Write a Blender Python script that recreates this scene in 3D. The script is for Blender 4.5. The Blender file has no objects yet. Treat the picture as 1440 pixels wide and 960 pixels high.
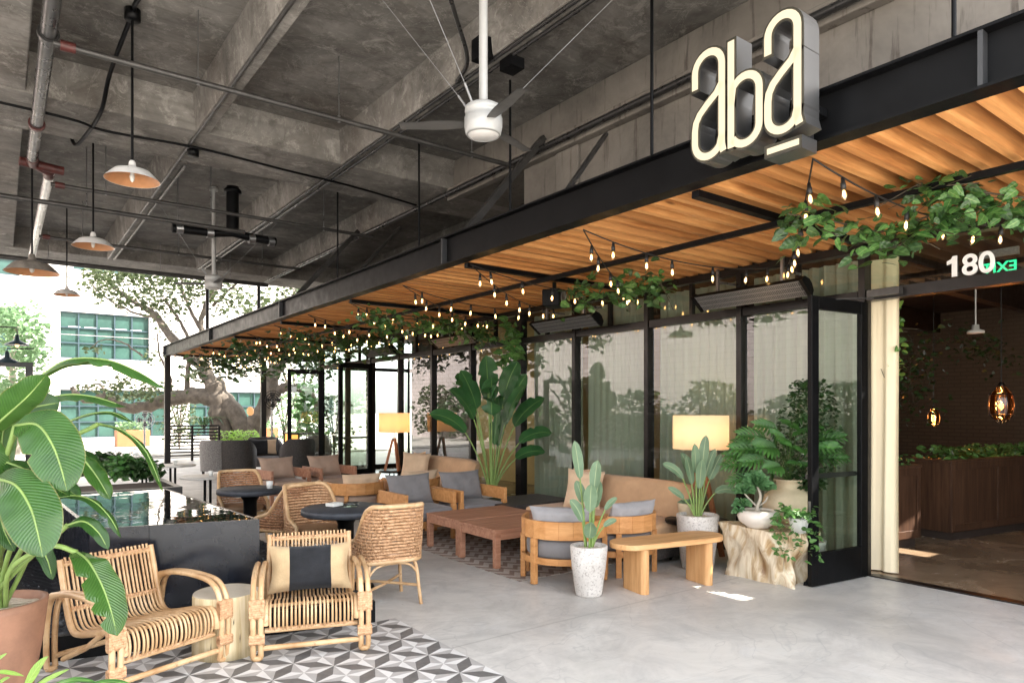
import bpy, math, random
from math import sin, cos, pi, radians, sqrt, atan2, exp
from mathutils import Vector, Matrix, Euler
rnd = random.Random(7)
scene = bpy.context.scene
COL = scene.collection

# ------------------------------------------------------------------ camera, sky, sun, exposure
EYE = 1.65
cam = bpy.data.cameras.new('camera'); camo = bpy.data.objects.new('camera', cam); COL.objects.link(camo)
camo.location = (0, 0, EYE); camo.rotation_euler = (radians(90), 0, -atan2(.6, .8))
cam.lens = 24; cam.sensor_width = 36; cam.shift_y = 96/1440; cam.clip_start = .05; cam.clip_end = 2000
scene.camera = camo
SUN_EL, SUN_ROT = radians(45), radians(122)
W = bpy.data.worlds.new('World'); scene.world = W; W.use_nodes = True
_n = W.node_tree.nodes; _n.clear()
_o = _n.new('ShaderNodeOutputWorld'); _b = _n.new('ShaderNodeBackground'); _s = _n.new('ShaderNodeTexSky')
_s.sky_type = 'NISHITA'; _s.sun_disc = False; _s.sun_elevation = SUN_EL; _s.sun_rotation = SUN_ROT
_s.dust_density = 2.0; _s.ozone_density = 1.0
_b.inputs[1].default_value = .15
_h = _n.new('ShaderNodeHueSaturation'); _h.inputs['Saturation'].default_value = .22
W.node_tree.links.new(_s.outputs[0], _h.inputs['Color']); W.node_tree.links.new(_h.outputs[0], _b.inputs[0]); W.node_tree.links.new(_b.outputs[0], _o.inputs[0])
sl = bpy.data.lights.new('sun', 'SUN'); sl.energy = 4.0; sl.angle = radians(.5); sl.color = (1, .93, .84)
so = bpy.data.objects.new('sun', sl); COL.objects.link(so)
_sd = Vector((sin(SUN_ROT)*cos(SUN_EL), cos(SUN_ROT)*cos(SUN_EL), sin(SUN_EL)))
so.rotation_euler = (-_sd).to_track_quat('-Z', 'Y').to_euler()
vs = scene.view_settings
vs.view_transform = 'Standard'; vs.look = 'None'; vs.gamma = 1; vs.use_curve_mapping = False
vs.exposure = 2.9
cy = scene.cycles
cy.use_denoising = True
cy.max_bounces = 10; cy.diffuse_bounces = 5; cy.glossy_bounces = 4; cy.transmission_bounces = 6; cy.transparent_max_bounces = 24
cy.sample_clamp_indirect = 6; cy.caustics_reflective = False; cy.caustics_refractive = False

# ------------------------------------------------------------------ placing
def P(px, py, d):
    """a point seen at pixel px,py of the 1440x960 photograph, d metres ahead"""
    r = (px-720)/960*d
    return Vector((.6*d+.8*r, .8*d-.6*r, EYE-(py-576)/960*d))
def at(px, py, z=0.0):
    d = 960*(EYE-z)/(py-576)
    return P(px, py, d)

# ------------------------------------------------------------------ mesh builder
class MB:
    def __init__(s): s.v = []; s.f = []; s.m = []; s.uv = {}; s.sm = []
    def add(s, vs_, fs, mi=0, smooth=False, uvs=None):
        o = len(s.v); s.v += [tuple(p) for p in vs_]
        for k, f in enumerate(fs):
            s.f.append(tuple(i+o for i in f)); s.m.append(mi); s.sm.append(smooth)
        if uvs:
            for i, u in enumerate(uvs): s.uv[o+i] = u
        return s
    def box(s, x0, x1, y0, y1, z0, z1, mi=0):
        return s.add([(x0,y0,z0),(x1,y0,z0),(x1,y1,z0),(x0,y1,z0),(x0,y0,z1),(x1,y0,z1),(x1,y1,z1),(x0,y1,z1)],
              [(0,3,2,1),(4,5,6,7),(0,1,5,4),(1,2,6,5),(2,3,7,6),(3,0,4,7)], mi)
    def cbox(s, c, sz, rz=0, mi=0, mat=None):
        x, y, z = sz[0]/2, sz[1]/2, sz[2]/2
        M = mat if mat is not None else Matrix.Rotation(rz, 3, 'Z')
        c = Vector(c)
        pts = [c+M@Vector(p) for p in ((-x,-y,-z),(x,-y,-z),(x,y,-z),(-x,y,-z),(-x,-y,z),(x,-y,z),(x,y,z),(-x,y,z))]
        return s.add(pts, [(0,3,2,1),(4,5,6,7),(0,1,5,4),(1,2,6,5),(2,3,7,6),(3,0,4,7)], mi)
    def bar(s, a, b, w, h=None, mi=0, up=(0,0,1)):
        a = Vector(a); b = Vector(b); h = h or w
        t = (b-a).normalized(); u = Vector(up)
        if abs(t.dot(u)) > .98: u = Vector((0,1,0))
        sd = t.cross(u).normalized(); u = sd.cross(t)
        pts = []
        for p in (a, b):
            for i, j in ((-1,-1),(1,-1),(1,1),(-1,1)): pts.append(p+sd*(i*w/2)+u*(j*h/2))
        return s.add(pts, [(0,1,2,3),(7,6,5,4),(0,4,5,1),(1,5,6,2),(2,6,7,3),(3,7,4,0)], mi)
    def tube(s, path, r, seg=8, mi=0, caps=True, closed=False):
        path = [Vector(p) for p in path]; n = len(path)
        rs = r if isinstance(r, (list, tuple)) else [r]*n
        pts = []; fs = []
        ref = None
        for i in range(n):
            if closed: t = path[(i+1) % n]-path[i-1]
            else: t = path[min(i+1, n-1)]-path[max(i-1, 0)]
            if t.length < 1e-9: t = Vector((0,0,1))
            t.normalize()
            if ref is None:
                ref = Vector((0,0,1)) if abs(t.z) < .9 else Vector((1,0,0))
            u = (ref-t*ref.dot(t))
            if u.length < 1e-6: u = t.orthogonal()
            u.normalize(); ref = u; w = t.cross(u)
            for k in range(seg):
                a = 2*pi*k/seg
                pts.append(path[i]+(u*cos(a)+w*sin(a))*rs[i])
        m = n if closed else n-1
        for i in range(m):
            j = (i+1) % n
            for k in range(seg):
                l = (k+1) % seg
                fs.append((i*seg+k, i*seg+l, j*seg+l, j*seg+k))
        s.add(pts, fs, mi, True)
        if caps and not closed:
            s.add(pts[:seg], [tuple(range(seg-1, -1, -1))], mi); s.add(pts[-seg:], [tuple(range(seg))], mi)
        return s
    def lathe(s, prof, seg=32, c=(0,0,0), mi=0, smooth=True, wob=0, close=False):
        pts = []; fs = []
        n = len(prof)
        for k in range(seg):
            a = 2*pi*k/seg
            for i, (r, z) in enumerate(prof):
                rr = r*(1+wob*(sin(3*a+z*9)+.6*sin(5*a+1+z*5)))
                pts.append((c[0]+rr*cos(a), c[1]+rr*sin(a), c[2]+z))
        for k in range(seg):
            l = (k+1) % seg
            for i in range(n-1):
                fs.append((k*n+i, l*n+i, l*n+i+1, k*n+i+1))
        return s.add(pts, fs, mi, smooth)
    def disc(s, c, r, seg=24, mi=0, up=True):
        pts = [(c[0]+r*cos(2*pi*k/seg), c[1]+r*sin(2*pi*k/seg), c[2]) for k in range(seg)]
        return s.add(pts, [tuple(range(seg)) if up else tuple(range(seg-1,-1,-1))], mi)
    def prism(s, poly, z0, z1, mi=0, M=None):
        """poly in local xy, extruded along z, optional 4x4 matrix"""
        n = len(poly)
        pts = [Vector((x,y,z0)) for x,y in poly]+[Vector((x,y,z1)) for x,y in poly]
        if M is not None: pts = [M@p for p in pts]
        fs = [tuple(range(n-1,-1,-1)), tuple(range(n,2*n))]+[(i,(i+1)%n,n+(i+1)%n,n+i) for i in range(n)]
        return s.add(pts, fs, mi)
    def grid(s, fn, nu, nv, mi=0, smooth=True, uv=True):
        pts = []; uvs = []
        for i in range(nu+1):
            for j in range(nv+1):
                pts.append(fn(i/nu, j/nv)); uvs.append((i/nu, j/nv))
        fs = [(i*(nv+1)+j, (i+1)*(nv+1)+j, (i+1)*(nv+1)+j+1, i*(nv+1)+j+1) for i in range(nu) for j in range(nv)]
        return s.add(pts, fs, mi, smooth, uvs if uv else None)
    def xform(s, M, start=0):
        for i in range(start, len(s.v)): s.v[i] = tuple(M@Vector(s.v[i]))
        return s
    def build(s, name, mats, parent=None, bevel=0, loc=None):
        me = bpy.data.meshes.new(name)
        me.from_pydata(s.v, [], s.f)
        if not isinstance(mats, (list, tuple)): mats = [mats]
        for m in mats: me.materials.append(m)
        if len(mats) > 1: me.polygons.foreach_set('material_index', s.m)
        me.polygons.foreach_set('use_smooth', s.sm)
        if s.uv:
            l = me.uv_layers.new(name='UVMap')
            d = [0.0]*(2*len(me.loops))
            for i, lp in enumerate(me.loops):
                u = s.uv.get(lp.vertex_index, (0,0)); d[2*i] = u[0]; d[2*i+1] = u[1]
            l.data.foreach_set('uv', d)
        me.update()
        o = bpy.data.objects.new(name, me); COL.objects.link(o)
        if parent is not None: o.parent = parent
        if loc is not None: o.location = loc
        if bevel:
            b = o.modifiers.new('bevel', 'BEVEL'); b.width = bevel; b.segments = 2; b.limit_method = 'ANGLE'; b.angle_limit = radians(40)
        return o

def tag(o, label=None, cat=None, group=None, kind=None):
    if label: o['label'] = label
    if cat: o['category'] = cat
    if group: o['group'] = group
    if kind: o['kind'] = kind
    return o
def thing(name, label, cat, loc=(0,0,0), rz=0, group=None):
    o = bpy.data.objects.new(name, None); COL.objects.link(o); o.empty_display_size = .1
    o.location = loc; o.rotation_euler = (0,0,rz)
    return tag(o, label, cat, group)
def face(fx, fy): return atan2(fx, -fy)          # rotation that turns local -Y to (fx,fy)
def kids(o): return [c for c in COL.objects if c.parent == o]
def dup(root, loc, rz, label, group=None):
    r = root.copy(); COL.objects.link(r); r.location = loc; r.rotation_euler = (0,0,rz); r['label'] = label
    if group: r['group'] = group
    for ch in kids(root):
        c = ch.copy(); COL.objects.link(c); c.parent = r
        for g in kids(ch):
            d = g.copy(); COL.objects.link(d); d.parent = c
    return r
def smooth_path(pts, n=8):
    """Catmull-Rom through pts"""
    pts = [Vector(p) for p in pts]; out = []
    q = [pts[0]*2-pts[1]]+pts+[pts[-1]*2-pts[-2]]
    for i in range(1, len(q)-2):
        a, b, c, d = q[i-1], q[i], q[i+1], q[i+2]
        for k in range(n):
            t = k/n
            out.append(.5*((2*b)+(c-a)*t+(2*a-5*b+4*c-d)*t*t+(3*b-a-3*c+d)*t**3))
    out.append(pts[-1]); return out

# ------------------------------------------------------------------ materials
class NT:
    def __init__(s, name):
        s.m = bpy.data.materials.new(name); s.m.use_nodes = True
        s.t = s.m.node_tree; s.n = s.t.nodes; s.n.clear()
        s.out = s.n.new('ShaderNodeOutputMaterial'); s.p = s.n.new('ShaderNodeBsdfPrincipled')
        s.L(s.p.outputs[0], s.out.inputs[0]); s.tc = s.n.new('ShaderNodeTexCoord')
    def L(s, a, b): s.t.links.new(a, b)
    def map(s, scale=(1,1,1), src='Object', rot=(0,0,0)):
        m = s.n.new('ShaderNodeMapping'); m.inputs['Scale'].default_value = scale; m.inputs['Rotation'].default_value = rot
        s.L(s.tc.outputs[src], m.inputs[0]); return m.outputs[0]
    def noise(s, vec, scale=5, detail=4, rough=.6, dist=0):
        n = s.n.new('ShaderNodeTexNoise'); n.inputs['Scale'].default_value = scale; n.inputs['Detail'].default_value = detail
        n.inputs['Roughness'].default_value = rough; n.inputs['Distortion'].default_value = dist
        s.L(vec, n.inputs['Vector']); return n.outputs[0]
    def ramp(s, fac, stops):
        r = s.n.new('ShaderNodeValToRGB'); e = r.color_ramp.elements
        while len(e) > 1: e.remove(e[-1])
        for i, (p, c) in enumerate(stops):
            x = e[0] if i == 0 else e.new(p)
            x.position = p; x.color = (c[0], c[1], c[2], 1) if isinstance(c, (tuple, list)) else (c, c, c, 1)
        s.L(fac, r.inputs[0]); return r.outputs[0]
    def mix(s, fac, a, b, mode='MIX'):
        m = s.n.new('ShaderNodeMix'); m.data_type = 'RGBA'; m.blend_type = mode
        if isinstance(fac, (int, float)): m.inputs[0].default_value = fac
        else: s.L(fac, m.inputs[0])
        for k, x in ((6, a), (7, b)):
            if isinstance(x, (tuple, list)): m.inputs[k].default_value = (x[0], x[1], x[2], 1)
            else: s.L(x, m.inputs[k])
        return m.outputs[2]
    def math(s, op, a, b=0):
        m = s.n.new('ShaderNodeMath'); m.operation = op
        for k, x in ((0, a), (1, b)):
            if isinstance(x, (int, float)): m.inputs[k].default_value = x
            else: s.L(x, m.inputs[k])
        return m.outputs[0]
    def bump(s, h, st=.3, dist=.01):
        b = s.n.new('ShaderNodeBump'); b.inputs['Strength'].default_value = st; b.inputs['Distance'].default_value = dist
        s.L(h, b.inputs['Height']); s.L(b.outputs[0], s.p.inputs['Normal']); return s
    def rand(s):
        o = s.n.new('ShaderNodeObjectInfo'); return o.outputs['Random']
    def set(s, col=None, rough=None, metal=None, spec=None):
        for k, v in (('Base Color', col), ('Roughness', rough), ('Metallic', metal), ('Specular IOR Level', spec)):
            if v is None: continue
            if isinstance(v, (int, float)): s.p.inputs[k].default_value = v
            elif isinstance(v, tuple): s.p.inputs[k].default_value = (v[0], v[1], v[2], 1)
            else: s.L(v, s.p.inputs[k])
        return s

def plain(name, col, rough=.6, metal=0, var=.25, scale=6, bump=.0, bscale=60, spec=.5):
    t = NT(name)
    v = t.map()
    n = t.noise(v, scale, 5, .65)
    a = tuple(c*(1-var) for c in col); b = tuple(min(1, c*(1+var)) for c in col)
    t.set(t.ramp(n, [(.3, a), (.7, b)]), None, metal, spec)
    t.set(rough=t.ramp(t.noise(v, scale*2.3, 4), [(.3, max(0, rough-.08)), (.7, min(1, rough+.08))]))
    if bump: t.bump(t.noise(v, bscale, 3), bump, .004)
    return t.m

def wood(name, dark, mid, light, axis=0, rough=.5, ring=3.0, spec=.35, across=14, vary=.25, island=False):
    t = NT(name)
    sc = [across, across, across]; sc[axis] = .9
    v = t.map(tuple(sc))
    ri = t.rand(); cmb = t.n.new('ShaderNodeVectorMath'); cmb.operation = 'ADD'
    t.L(v, cmb.inputs[0]); k = t.n.new('ShaderNodeCombineXYZ')
    for i in range(3): t.L(t.math('MULTIPLY', ri, 37.+i*11), k.inputs[i])
    t.L(k.outputs[0], cmb.inputs[1]); v = cmb.outputs[0]
    n1 = t.noise(v, ring, 3, .55, .6); n2 = t.noise(v, ring*6, 4, .6)
    f = t.math('ADD', t.math('MULTIPLY', n1, .7), t.math('MULTIPLY', n2, .3))
    c = t.ramp(f, [(.32, dark), (.5, mid), (.68, light)])
    if island:
        gi = t.n.new('ShaderNodeNewGeometry'); r1 = gi.outputs['Random Per Island']
        c = t.mix(t.ramp(r1, [(0., .55), (.45, .0), (.8, .0), (1., .25)]), c, tuple(x*.62 for x in dark))
        c = t.mix(t.ramp(t.math('FRACT', t.math('MULTIPLY', r1, 7.3)), [(.55, 0.), (1., .45)]), c, tuple(min(1,x*1.12) for x in light))
        kn = t.n.new('ShaderNodeTexVoronoi'); kn.inputs['Scale'].default_value = 1.0; t.L(t.map((1.1,5.6,5.6)), kn.inputs['Vector'])
        c = t.mix(t.ramp(kn.outputs['Distance'], [(.035, .8), (.09, 0.)]), c, tuple(x*.4 for x in dark))
    t.set(c, t.ramp(n2, [(.3, rough-.07), (.7, rough+.1)]), 0, spec)
    t.bump(n2, .15, .003)
    return t.m

M = {}
# concrete ceiling: board-formed, stained
def concrete_ceiling(name, k):
    t = NT(name); v = t.map()
    big = t.noise(v, .9, 5, .7, .4); fine = t.noise(v, 9, 6, .7); st = t.noise(t.map((.35, 6, 6)), 1.3, 5, .7, .3)
    pat = t.noise(v, 2.6, 8, .72, .8)
    c = t.ramp(big, [(.32, (.052,.050,.047)), (.5, (.125,.120,.113)), (.68, (.215,.207,.195))])
    c = t.mix(t.ramp(fine, [(.35, .0), (.75, .6)]), c, (.13,.12,.108))
    c = t.mix(t.ramp(st, [(.50, .0), (.68, .45)]), c, (.06,.055,.05))
    c = t.mix(t.ramp(pat, [(.50, .0), (.66, .62)]), c, (.048,.043,.038))
    lt_ = t.noise(v, 3.7, 8, .78, .5)
    c = t.mix(t.ramp(lt_, [(.54, .0), (.64, .5)]), c, (.31,.30,.28))
    pr = t.noise(t.map((.5,.5,.5)), 1.9, 7, .7, 1.6); c = t.mix(t.ramp(t.math('ABSOLUTE', t.math('SUBTRACT', pr, .5)), [(.0, .3), (.007, .0)]), c, (.35,.34,.32))
    c = t.mix(t.ramp(t.noise(v, .55, 4, .6), [(.5, 0.), (.68, .28)]), c, (.075,.055,.04))
    c = t.mix(t.ramp(t.noise(t.map((1,1,1)), 1.7, 7, .75, 1.2), [(.62, .0), (.70, .45)]), c, (.33,.31,.28))
    c = t.mix(1.0, c, (k*1.06, k*1.045, k*1.02), 'MULTIPLY')
    t.set(c, .78, 0, .3)
    t.bump(t.math('ADD', t.math('MULTIPLY', fine, .5), st), .35, .012); return t.m
M['slab'] = concrete_ceiling('plywood formed slab concrete', 1.12); M['ceil'] = concrete_ceiling('beam concrete', 1.4)
def concrete_wall():
    t = NT('drip stained concrete'); v = t.map()
    big = t.noise(v, 1.1, 5, .7, .3); fine = t.noise(v, 12, 6, .7)
    drip = t.noise(t.map((7, 7, .55)), 1.6, 5, .65, .2)
    c = t.ramp(big, [(.3, (.11,.10,.088)), (.7, (.22,.20,.175))])
    c = t.mix(t.ramp(drip, [(.56, .0), (.66, .75)]), c, (.055,.045,.037))
    c = t.mix(t.ramp(fine, [(.4, .0), (.75, .4)]), c, (.18,.16,.138))
    t.set(c, .8, 0, .25); t.bump(fine, .3, .008); return t.m
M['girder'] = concrete_wall()
def floor_mat():
    t = NT('polished concrete floor'); v = t.map()
    big = t.noise(v, .55, 6, .7, .6); mid = t.noise(v, 2.3, 6, .7, .8); fine = t.noise(v, 30, 4, .7)
    c = t.ramp(big, [(.3, (.40,.382,.352)), (.5, (.56,.54,.505)), (.72, (.69,.67,.63))])
    c = t.mix(t.ramp(mid, [(.42, .0), (.66, .6)]), c, (.38,.37,.355))
    c = t.mix(t.ramp(t.noise(v, 1.1, 8, .75, 1.5), [(.56, 0.), (.64, .35)]), c, (.62,.62,.61))
    c = t.mix(t.ramp(fine, [(.66, .0), (.74, .5)]), c, (.24,.235,.23))
    w = t.noise(t.map((.6,.6,1)), 1.0, 3, .5, 2.2)
    crack = t.ramp(t.math('ABSOLUTE', t.math('SUBTRACT', w, .5)), [(.0, .35), (.006, .0)])
    c = t.mix(crack, c, (.3,.3,.3))
    s3 = t.n.new('ShaderNodeSeparateXYZ'); t.L(t.tc.outputs['Object'], s3.inputs[0])
    wob = t.math('MULTIPLY', t.math('SUBTRACT', t.noise(v, 1.5, 3), .5), .03)
    for ax, val, wd, dk in ((1, 4.04, .012, .38), (1, 7.6, .010, .35)):
        dd = t.math('ABSOLUTE', t.math('SUBTRACT', t.math('ADD', s3.outputs[ax], wob), val))
        c = t.mix(t.ramp(dd, [(.0, dk), (wd*.4, dk), (wd, 0.)]), c, (.16,.155,.15))
        c = t.mix(t.ramp(dd, [(.0, .22), (.25, 0.)]), c, (.30,.29,.275))
    vo = t.n.new('ShaderNodeTexVoronoi'); vo.inputs['Scale'].default_value = 3.3; t.L(v, vo.inputs['Vector'])
    c = t.mix(t.ramp(vo.outputs['Distance'], [(.012, .7), (.03, 0.)]), c, (.15,.14,.13))
    sc_ = t.noise(t.map((1.2,7,1), rot=(0,0,.7)), 1.6, 6, .75, 1.0); c = t.mix(t.ramp(sc_, [(.58, 0.), (.68, .4)]), c, (.33,.32,.305))
    t.set(c, t.ramp(mid, [(.3, .3), (.7, .55)]), 0, .4); t.bump(mid, .06, .006); return t.m
M['floor'] = floor_mat()
def inner_floor():
    t = NT('brown polished concrete'); v = t.map()
    a = t.noise(v, 1.2, 6, .7, .8)
    t.set(t.ramp(a, [(.3, (.14,.092,.055)), (.55, (.25,.175,.11)), (.75, (.34,.25,.165))]), t.ramp(a, [(.3,.14),(.7,.3)]), 0, .5); return t.m
M['innerfloor'] = inner_floor()
M['black'] = plain('black painted steel', (.0032,.0033,.0037), .45, 0, .35, 3, .05, 80, spec=.14)
M['blackgrey'] = plain('grey primed steel end', (.03,.031,.033), .45, 0, .35, 3, .05, 80)
M['bronze'] = plain('dark bronze frame', (.0085,.0068,.006), .35, 0, .3, 5, spec=.35)
M['poolsteel'] = plain('blackened steel sheet', (.006,.0075,.012), .26, 0, .5, 2.2, .06, 25)
M['galv'] = plain('galvanised pipe', (.30,.30,.30), .32, .9, .06, 3)
M['darkpipe'] = plain('dark pipe', (.035,.034,.033), .3, .4, .1, 3)
M['conduit'] = plain('grey conduit', (.06,.057,.054), .42, .4, .35, 6)
M['red'] = plain('dark red coupling', (.07,.016,.013), .5, 0, .4, 12)
M['white'] = plain('white enamel', (.68,.67,.65), .35, 0, .06, 5)
M['fanwhite'] = plain('grey white fan housing', (.36,.36,.35), .4, .1, .08, 5)
M['rust'] = plain('weathered shade', (.20,.18,.155), .6, .2, .4, 9)
M['copper'] = plain('copper shade lining', (.62,.30,.14), .35, .15, .12, 5)
M['cedar'] = wood('cedar slat', (.32,.115,.033), (.57,.25,.078), (.76,.40,.15), 0, .55, 1.1, island=True)
M['teak'] = wood('orange teak', (.40,.17,.05), (.52,.245,.085), (.62,.32,.125), 0, .5, 1.2)
M['teakb'] = wood('brown teak', (.24,.105,.06), (.36,.175,.105), (.46,.245,.155), 0, .55, 1.6)
M['greyteak'] = wood('silvered teak', (.22,.16,.12), (.34,.26,.20), (.45,.36,.29), 0, .6, 1.6)
M['oak'] = wood('light oak', (.44,.22,.08), (.60,.33,.14), (.70,.43,.21), 0, .5, 1.5)
M['oakv'] = wood('light oak upright', (.44,.22,.08), (.60,.33,.14), (.70,.43,.21), 2, .5, 1.5)
M['walnut'] = wood('brown panelled wood', (.038,.018,.010), (.070,.034,.019), (.105,.053,.029), 2, .45, 1.5)
M['walnutdark'] = plain('dark panelled wood', (.03,.017,.011), .5, 0, .3, 4)
M['legred'] = wood('reddish lamp leg', (.22,.075,.03), (.36,.13,.055), (.45,.19,.08), 2, .45, 1.5)
M['stumppale'] = wood('pale peeled log', (.34,.23,.10), (.56,.45,.27), (.66,.56,.38), 2, .55, 1.2)
def rattan():
    t = NT('rattan cane'); v = t.map()
    n = t.noise(v, 24, 4, .7); b = t.noise(v, 5, 3, .6)
    c = t.ramp(b, [(.3, (.38,.215,.095)), (.5, (.54,.345,.18)), (.7, (.65,.46,.27))])
    c = t.mix(t.ramp(n, [(.58, 0.), (.72, .75)]), c, (.27,.12,.045))
    t.set(c, .42, 0, .45); t.bump(n, .12, .003); return t.m
M['rattan'] = rattan()
def wicker(name, a, b, c):
    t = NT(name); v = t.map(); n = t.noise(v, 42, 3, .7)
    t.set(t.ramp(n, [(.3, a), (.5, b), (.72, c)]), .55, 0, .35); t.bump(t.noise(v, 160, 2), .35, .004); return t.m
M['wicker'] = wicker('woven hyacinth', (.30,.155,.07), (.50,.29,.155), (.66,.43,.26))
M['wickerbrown'] = wicker('brown woven hyacinth', (.20,.09,.04), (.38,.19,.095), (.52,.30,.17))
M['wickergrey'] = wicker('grey woven resin', (.10,.095,.09), (.21,.20,.19), (.33,.32,.305))
M['wickerdark'] = wicker('dark woven resin', (.02,.018,.017), (.045,.04,.037), (.08,.07,.065))
def fabric(name, col, var=.12, sc=260):
    t = NT(name); v = t.map()
    n = t.noise(v, 5, 4, .6); w = t.noise(t.map((1, 3, 1)), sc, 2, .5)
    a = tuple(x*(1-var) for x in col); b = tuple(min(1, x*(1+var)) for x in col)
    c = t.ramp(n, [(.3, a), (.7, b)]); c = t.mix(t.ramp(w, [(.4, .35), (.6, .0)]), c, tuple(x*.7 for x in col))
    t.set(c, .9, 0, .15); t.p.inputs['Sheen Weight'].default_value = .15
    t.bump(t.math('ADD', w, t.math('MULTIPLY', t.noise(v, 9, 3, .6), 1.5)), .3, .006); return t.m
M['tan'] = fabric('tan canvas', (.52,.33,.19))
M['tanlight'] = fabric('pale tan canvas', (.62,.45,.30))
M['pinktan'] = fabric('dusty beige canvas', (.42,.30,.225))
M['grey'] = fabric('grey canvas', (.20,.19,.19))
M['greylight'] = fabric('light grey canvas', (.33,.32,.325))
M['leather'] = plain('brown seat leather', (.30,.18,.10), .5, 0, .2, 8)
M['jute'] = fabric('natural jute', (.55,.40,.23), .15, 150)
M['blackweave'] = fabric('black woven panel', (.022,.023,.026), .4, 150)
_t = NT('cream curtain'); _t.set((.80,.69,.49), .9, 0, .1); M['cream'] = _t.m
def curtain():
    t = NT('sheer curtain'); t.set((.50,.515,.44), .9, 0, .1)
    tr = t.n.new('ShaderNodeBsdfTranslucent'); tr.inputs[0].default_value = (.58,.59,.50,1)
    mx = t.n.new('ShaderNodeMixShader'); mx.inputs[0].default_value = .4
    t.L(t.p.outputs[0], mx.inputs[1]); t.L(tr.outputs[0], mx.inputs[2]); t.L(mx.outputs[0], t.out.inputs[0]); return t.m
M['curtain'] = curtain()
def shade_mat(name, col, tr=.65):
    t = NT(name); t.set(col, .9, 0, .1)
    x = t.n.new('ShaderNodeBsdfTranslucent'); x.inputs[0].default_value = col+(1,)
    mx = t.n.new('ShaderNodeMixShader'); mx.inputs[0].default_value = tr
    t.L(t.p.outputs[0], mx.inputs[1]); t.L(x.outputs[0], mx.inputs[2]); t.L(mx.outputs[0], t.out.inputs[0]); return t.m
M['shade'] = shade_mat('linen lampshade', (.80,.68,.54))
def glass(name, tint=(.82,.9,.86), refl=1.0, mn=.03, rough=0.0):
    t = NT(name); t.n.remove(t.p)
    tr = t.n.new('ShaderNodeBsdfTransparent'); tr.inputs[0].default_value = tint+(1,)
    gl = t.n.new('ShaderNodeBsdfGlossy'); gl.inputs[0].default_value = (.93,.95,.97,1); gl.inputs['Roughness'].default_value = rough
    lw = t.n.new('ShaderNodeLayerWeight'); lw.inputs[0].default_value = .5
    f = t.math('ADD', t.math('MULTIPLY', t.math('POWER', lw.outputs['Facing'], 4.0), refl), mn)
    mx = t.n.new('ShaderNodeMixShader'); t.L(f, mx.inputs[0]); t.L(tr.outputs[0], mx.inputs[1]); t.L(gl.outputs[0], mx.inputs[2])
    t.L(mx.outputs[0], t.out.inputs[0]); return t.m
M['glass'] = glass('storefront glass', (.80,.87,.80), .8, .105)
M['glassfar'] = glass('far window glass', (.40,.55,.5), 1.0, .25)
M['glassclear'] = glass('clear glass', (.93,.95,.94), 1.0, .02)
def water():
    t = NT('still water'); t.set((.006,.010,.012), .02, 0, 1.0); t.p.inputs['IOR'].default_value = 2.3
    t.bump(t.noise(t.map((1,1,1)), 5, 2, .5), .05, .02); return t.m
M['water'] = water()
def emit(name, col, st):
    t = NT(name); t.set(tuple(x*.12 for x in col), .5); t.p.inputs['Emission Color'].default_value = col+(1,); t.p.inputs['Emission Strength'].default_value = st; return t.m
M['bulb'] = emit('glowing bulb', (1,.56,.22), .5)
M['bulbglass'] = glass('clear bulb glass', (.97,.90,.76), .8, .10)
M['bulbcore'] = emit('bulb filament', (1,.56,.20), 2.8)
M['filament'] = emit('glowing filament', (1,.62,.25), 6.0)
M['signface'] = emit('lit sign face', (1,.84,.58), .132)
M['exit'] = emit('green exit letters', (.05,1,.42), .2)
M['tubelight'] = emit('office tube light', (1,1,1), .5)
_t = NT('brushed letter side'); _t.set((.20,.20,.20), .36, .9); M['signside'] = _t.m
M['signedge'] = plain('dark letter edge', (.05,.045,.032), .4, .3, .2, 6)
M['letterwhite'] = plain('white vinyl numerals', (.82,.82,.8), .5, 0, .03)
M['stucco'] = plain('pale stucco', (.66,.61,.56), .9, 0, .05, .6, .1, 40)
M['ground'] = plain('outdoor paving', (.40,.375,.34), .85, 0, .18, .7)
M['soil'] = plain('potting soil', (.045,.03,.02), .95, 0, .5, 40, .6, 60)
M['pumice'] = wicker('pale pumice gravel', (.36,.30,.22), (.55,.48,.38), (.68,.62,.52))
M['terra'] = plain('terracotta', (.28,.14,.085), .65, 0, .25, 5, .08, 60)
M['orangeplanter'] = plain('orange planter', (.26,.105,.04), .7, 0, .1, 4)
M['lava'] = plain('black lava rock', (.022,.022,.025), .75, 0, .5, 30, .6, 80)
M['beigeclay'] = plain('beige stoneware', (.52,.42,.28), .75, 0, .14, 7, .25, 70)
M['glaze'] = plain('glossy white glaze', (.66,.60,.53), .16, 0, .1, 4)
M['slate'] = plain('charcoal stone', (.03,.034,.042), .6, 0, .35, 14, .5, 40)
M['potwhite'] = plain('white pot', (.66,.66,.62), .6, 0, .08, 6)
M['tabletop'] = plain('pale thin tabletop', (.52,.50,.46), .4, 0, .08, 6)
def speckle():
    t = NT('speckled stone pot'); v = t.map()
    n = t.noise(v, 55, 4, .75); b = t.noise(v, 5, 4, .6)
    c = t.ramp(b, [(.3, (.50,.46,.42)), (.7, (.66,.63,.59))])
    c = t.mix(t.ramp(n, [(.53, 0.), (.62, .75)]), c, (.25,.22,.195))
    t.set(c, .8, 0, .25); t.bump(n, .6, .006); return t.m
M['speckle'] = speckle()
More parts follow.
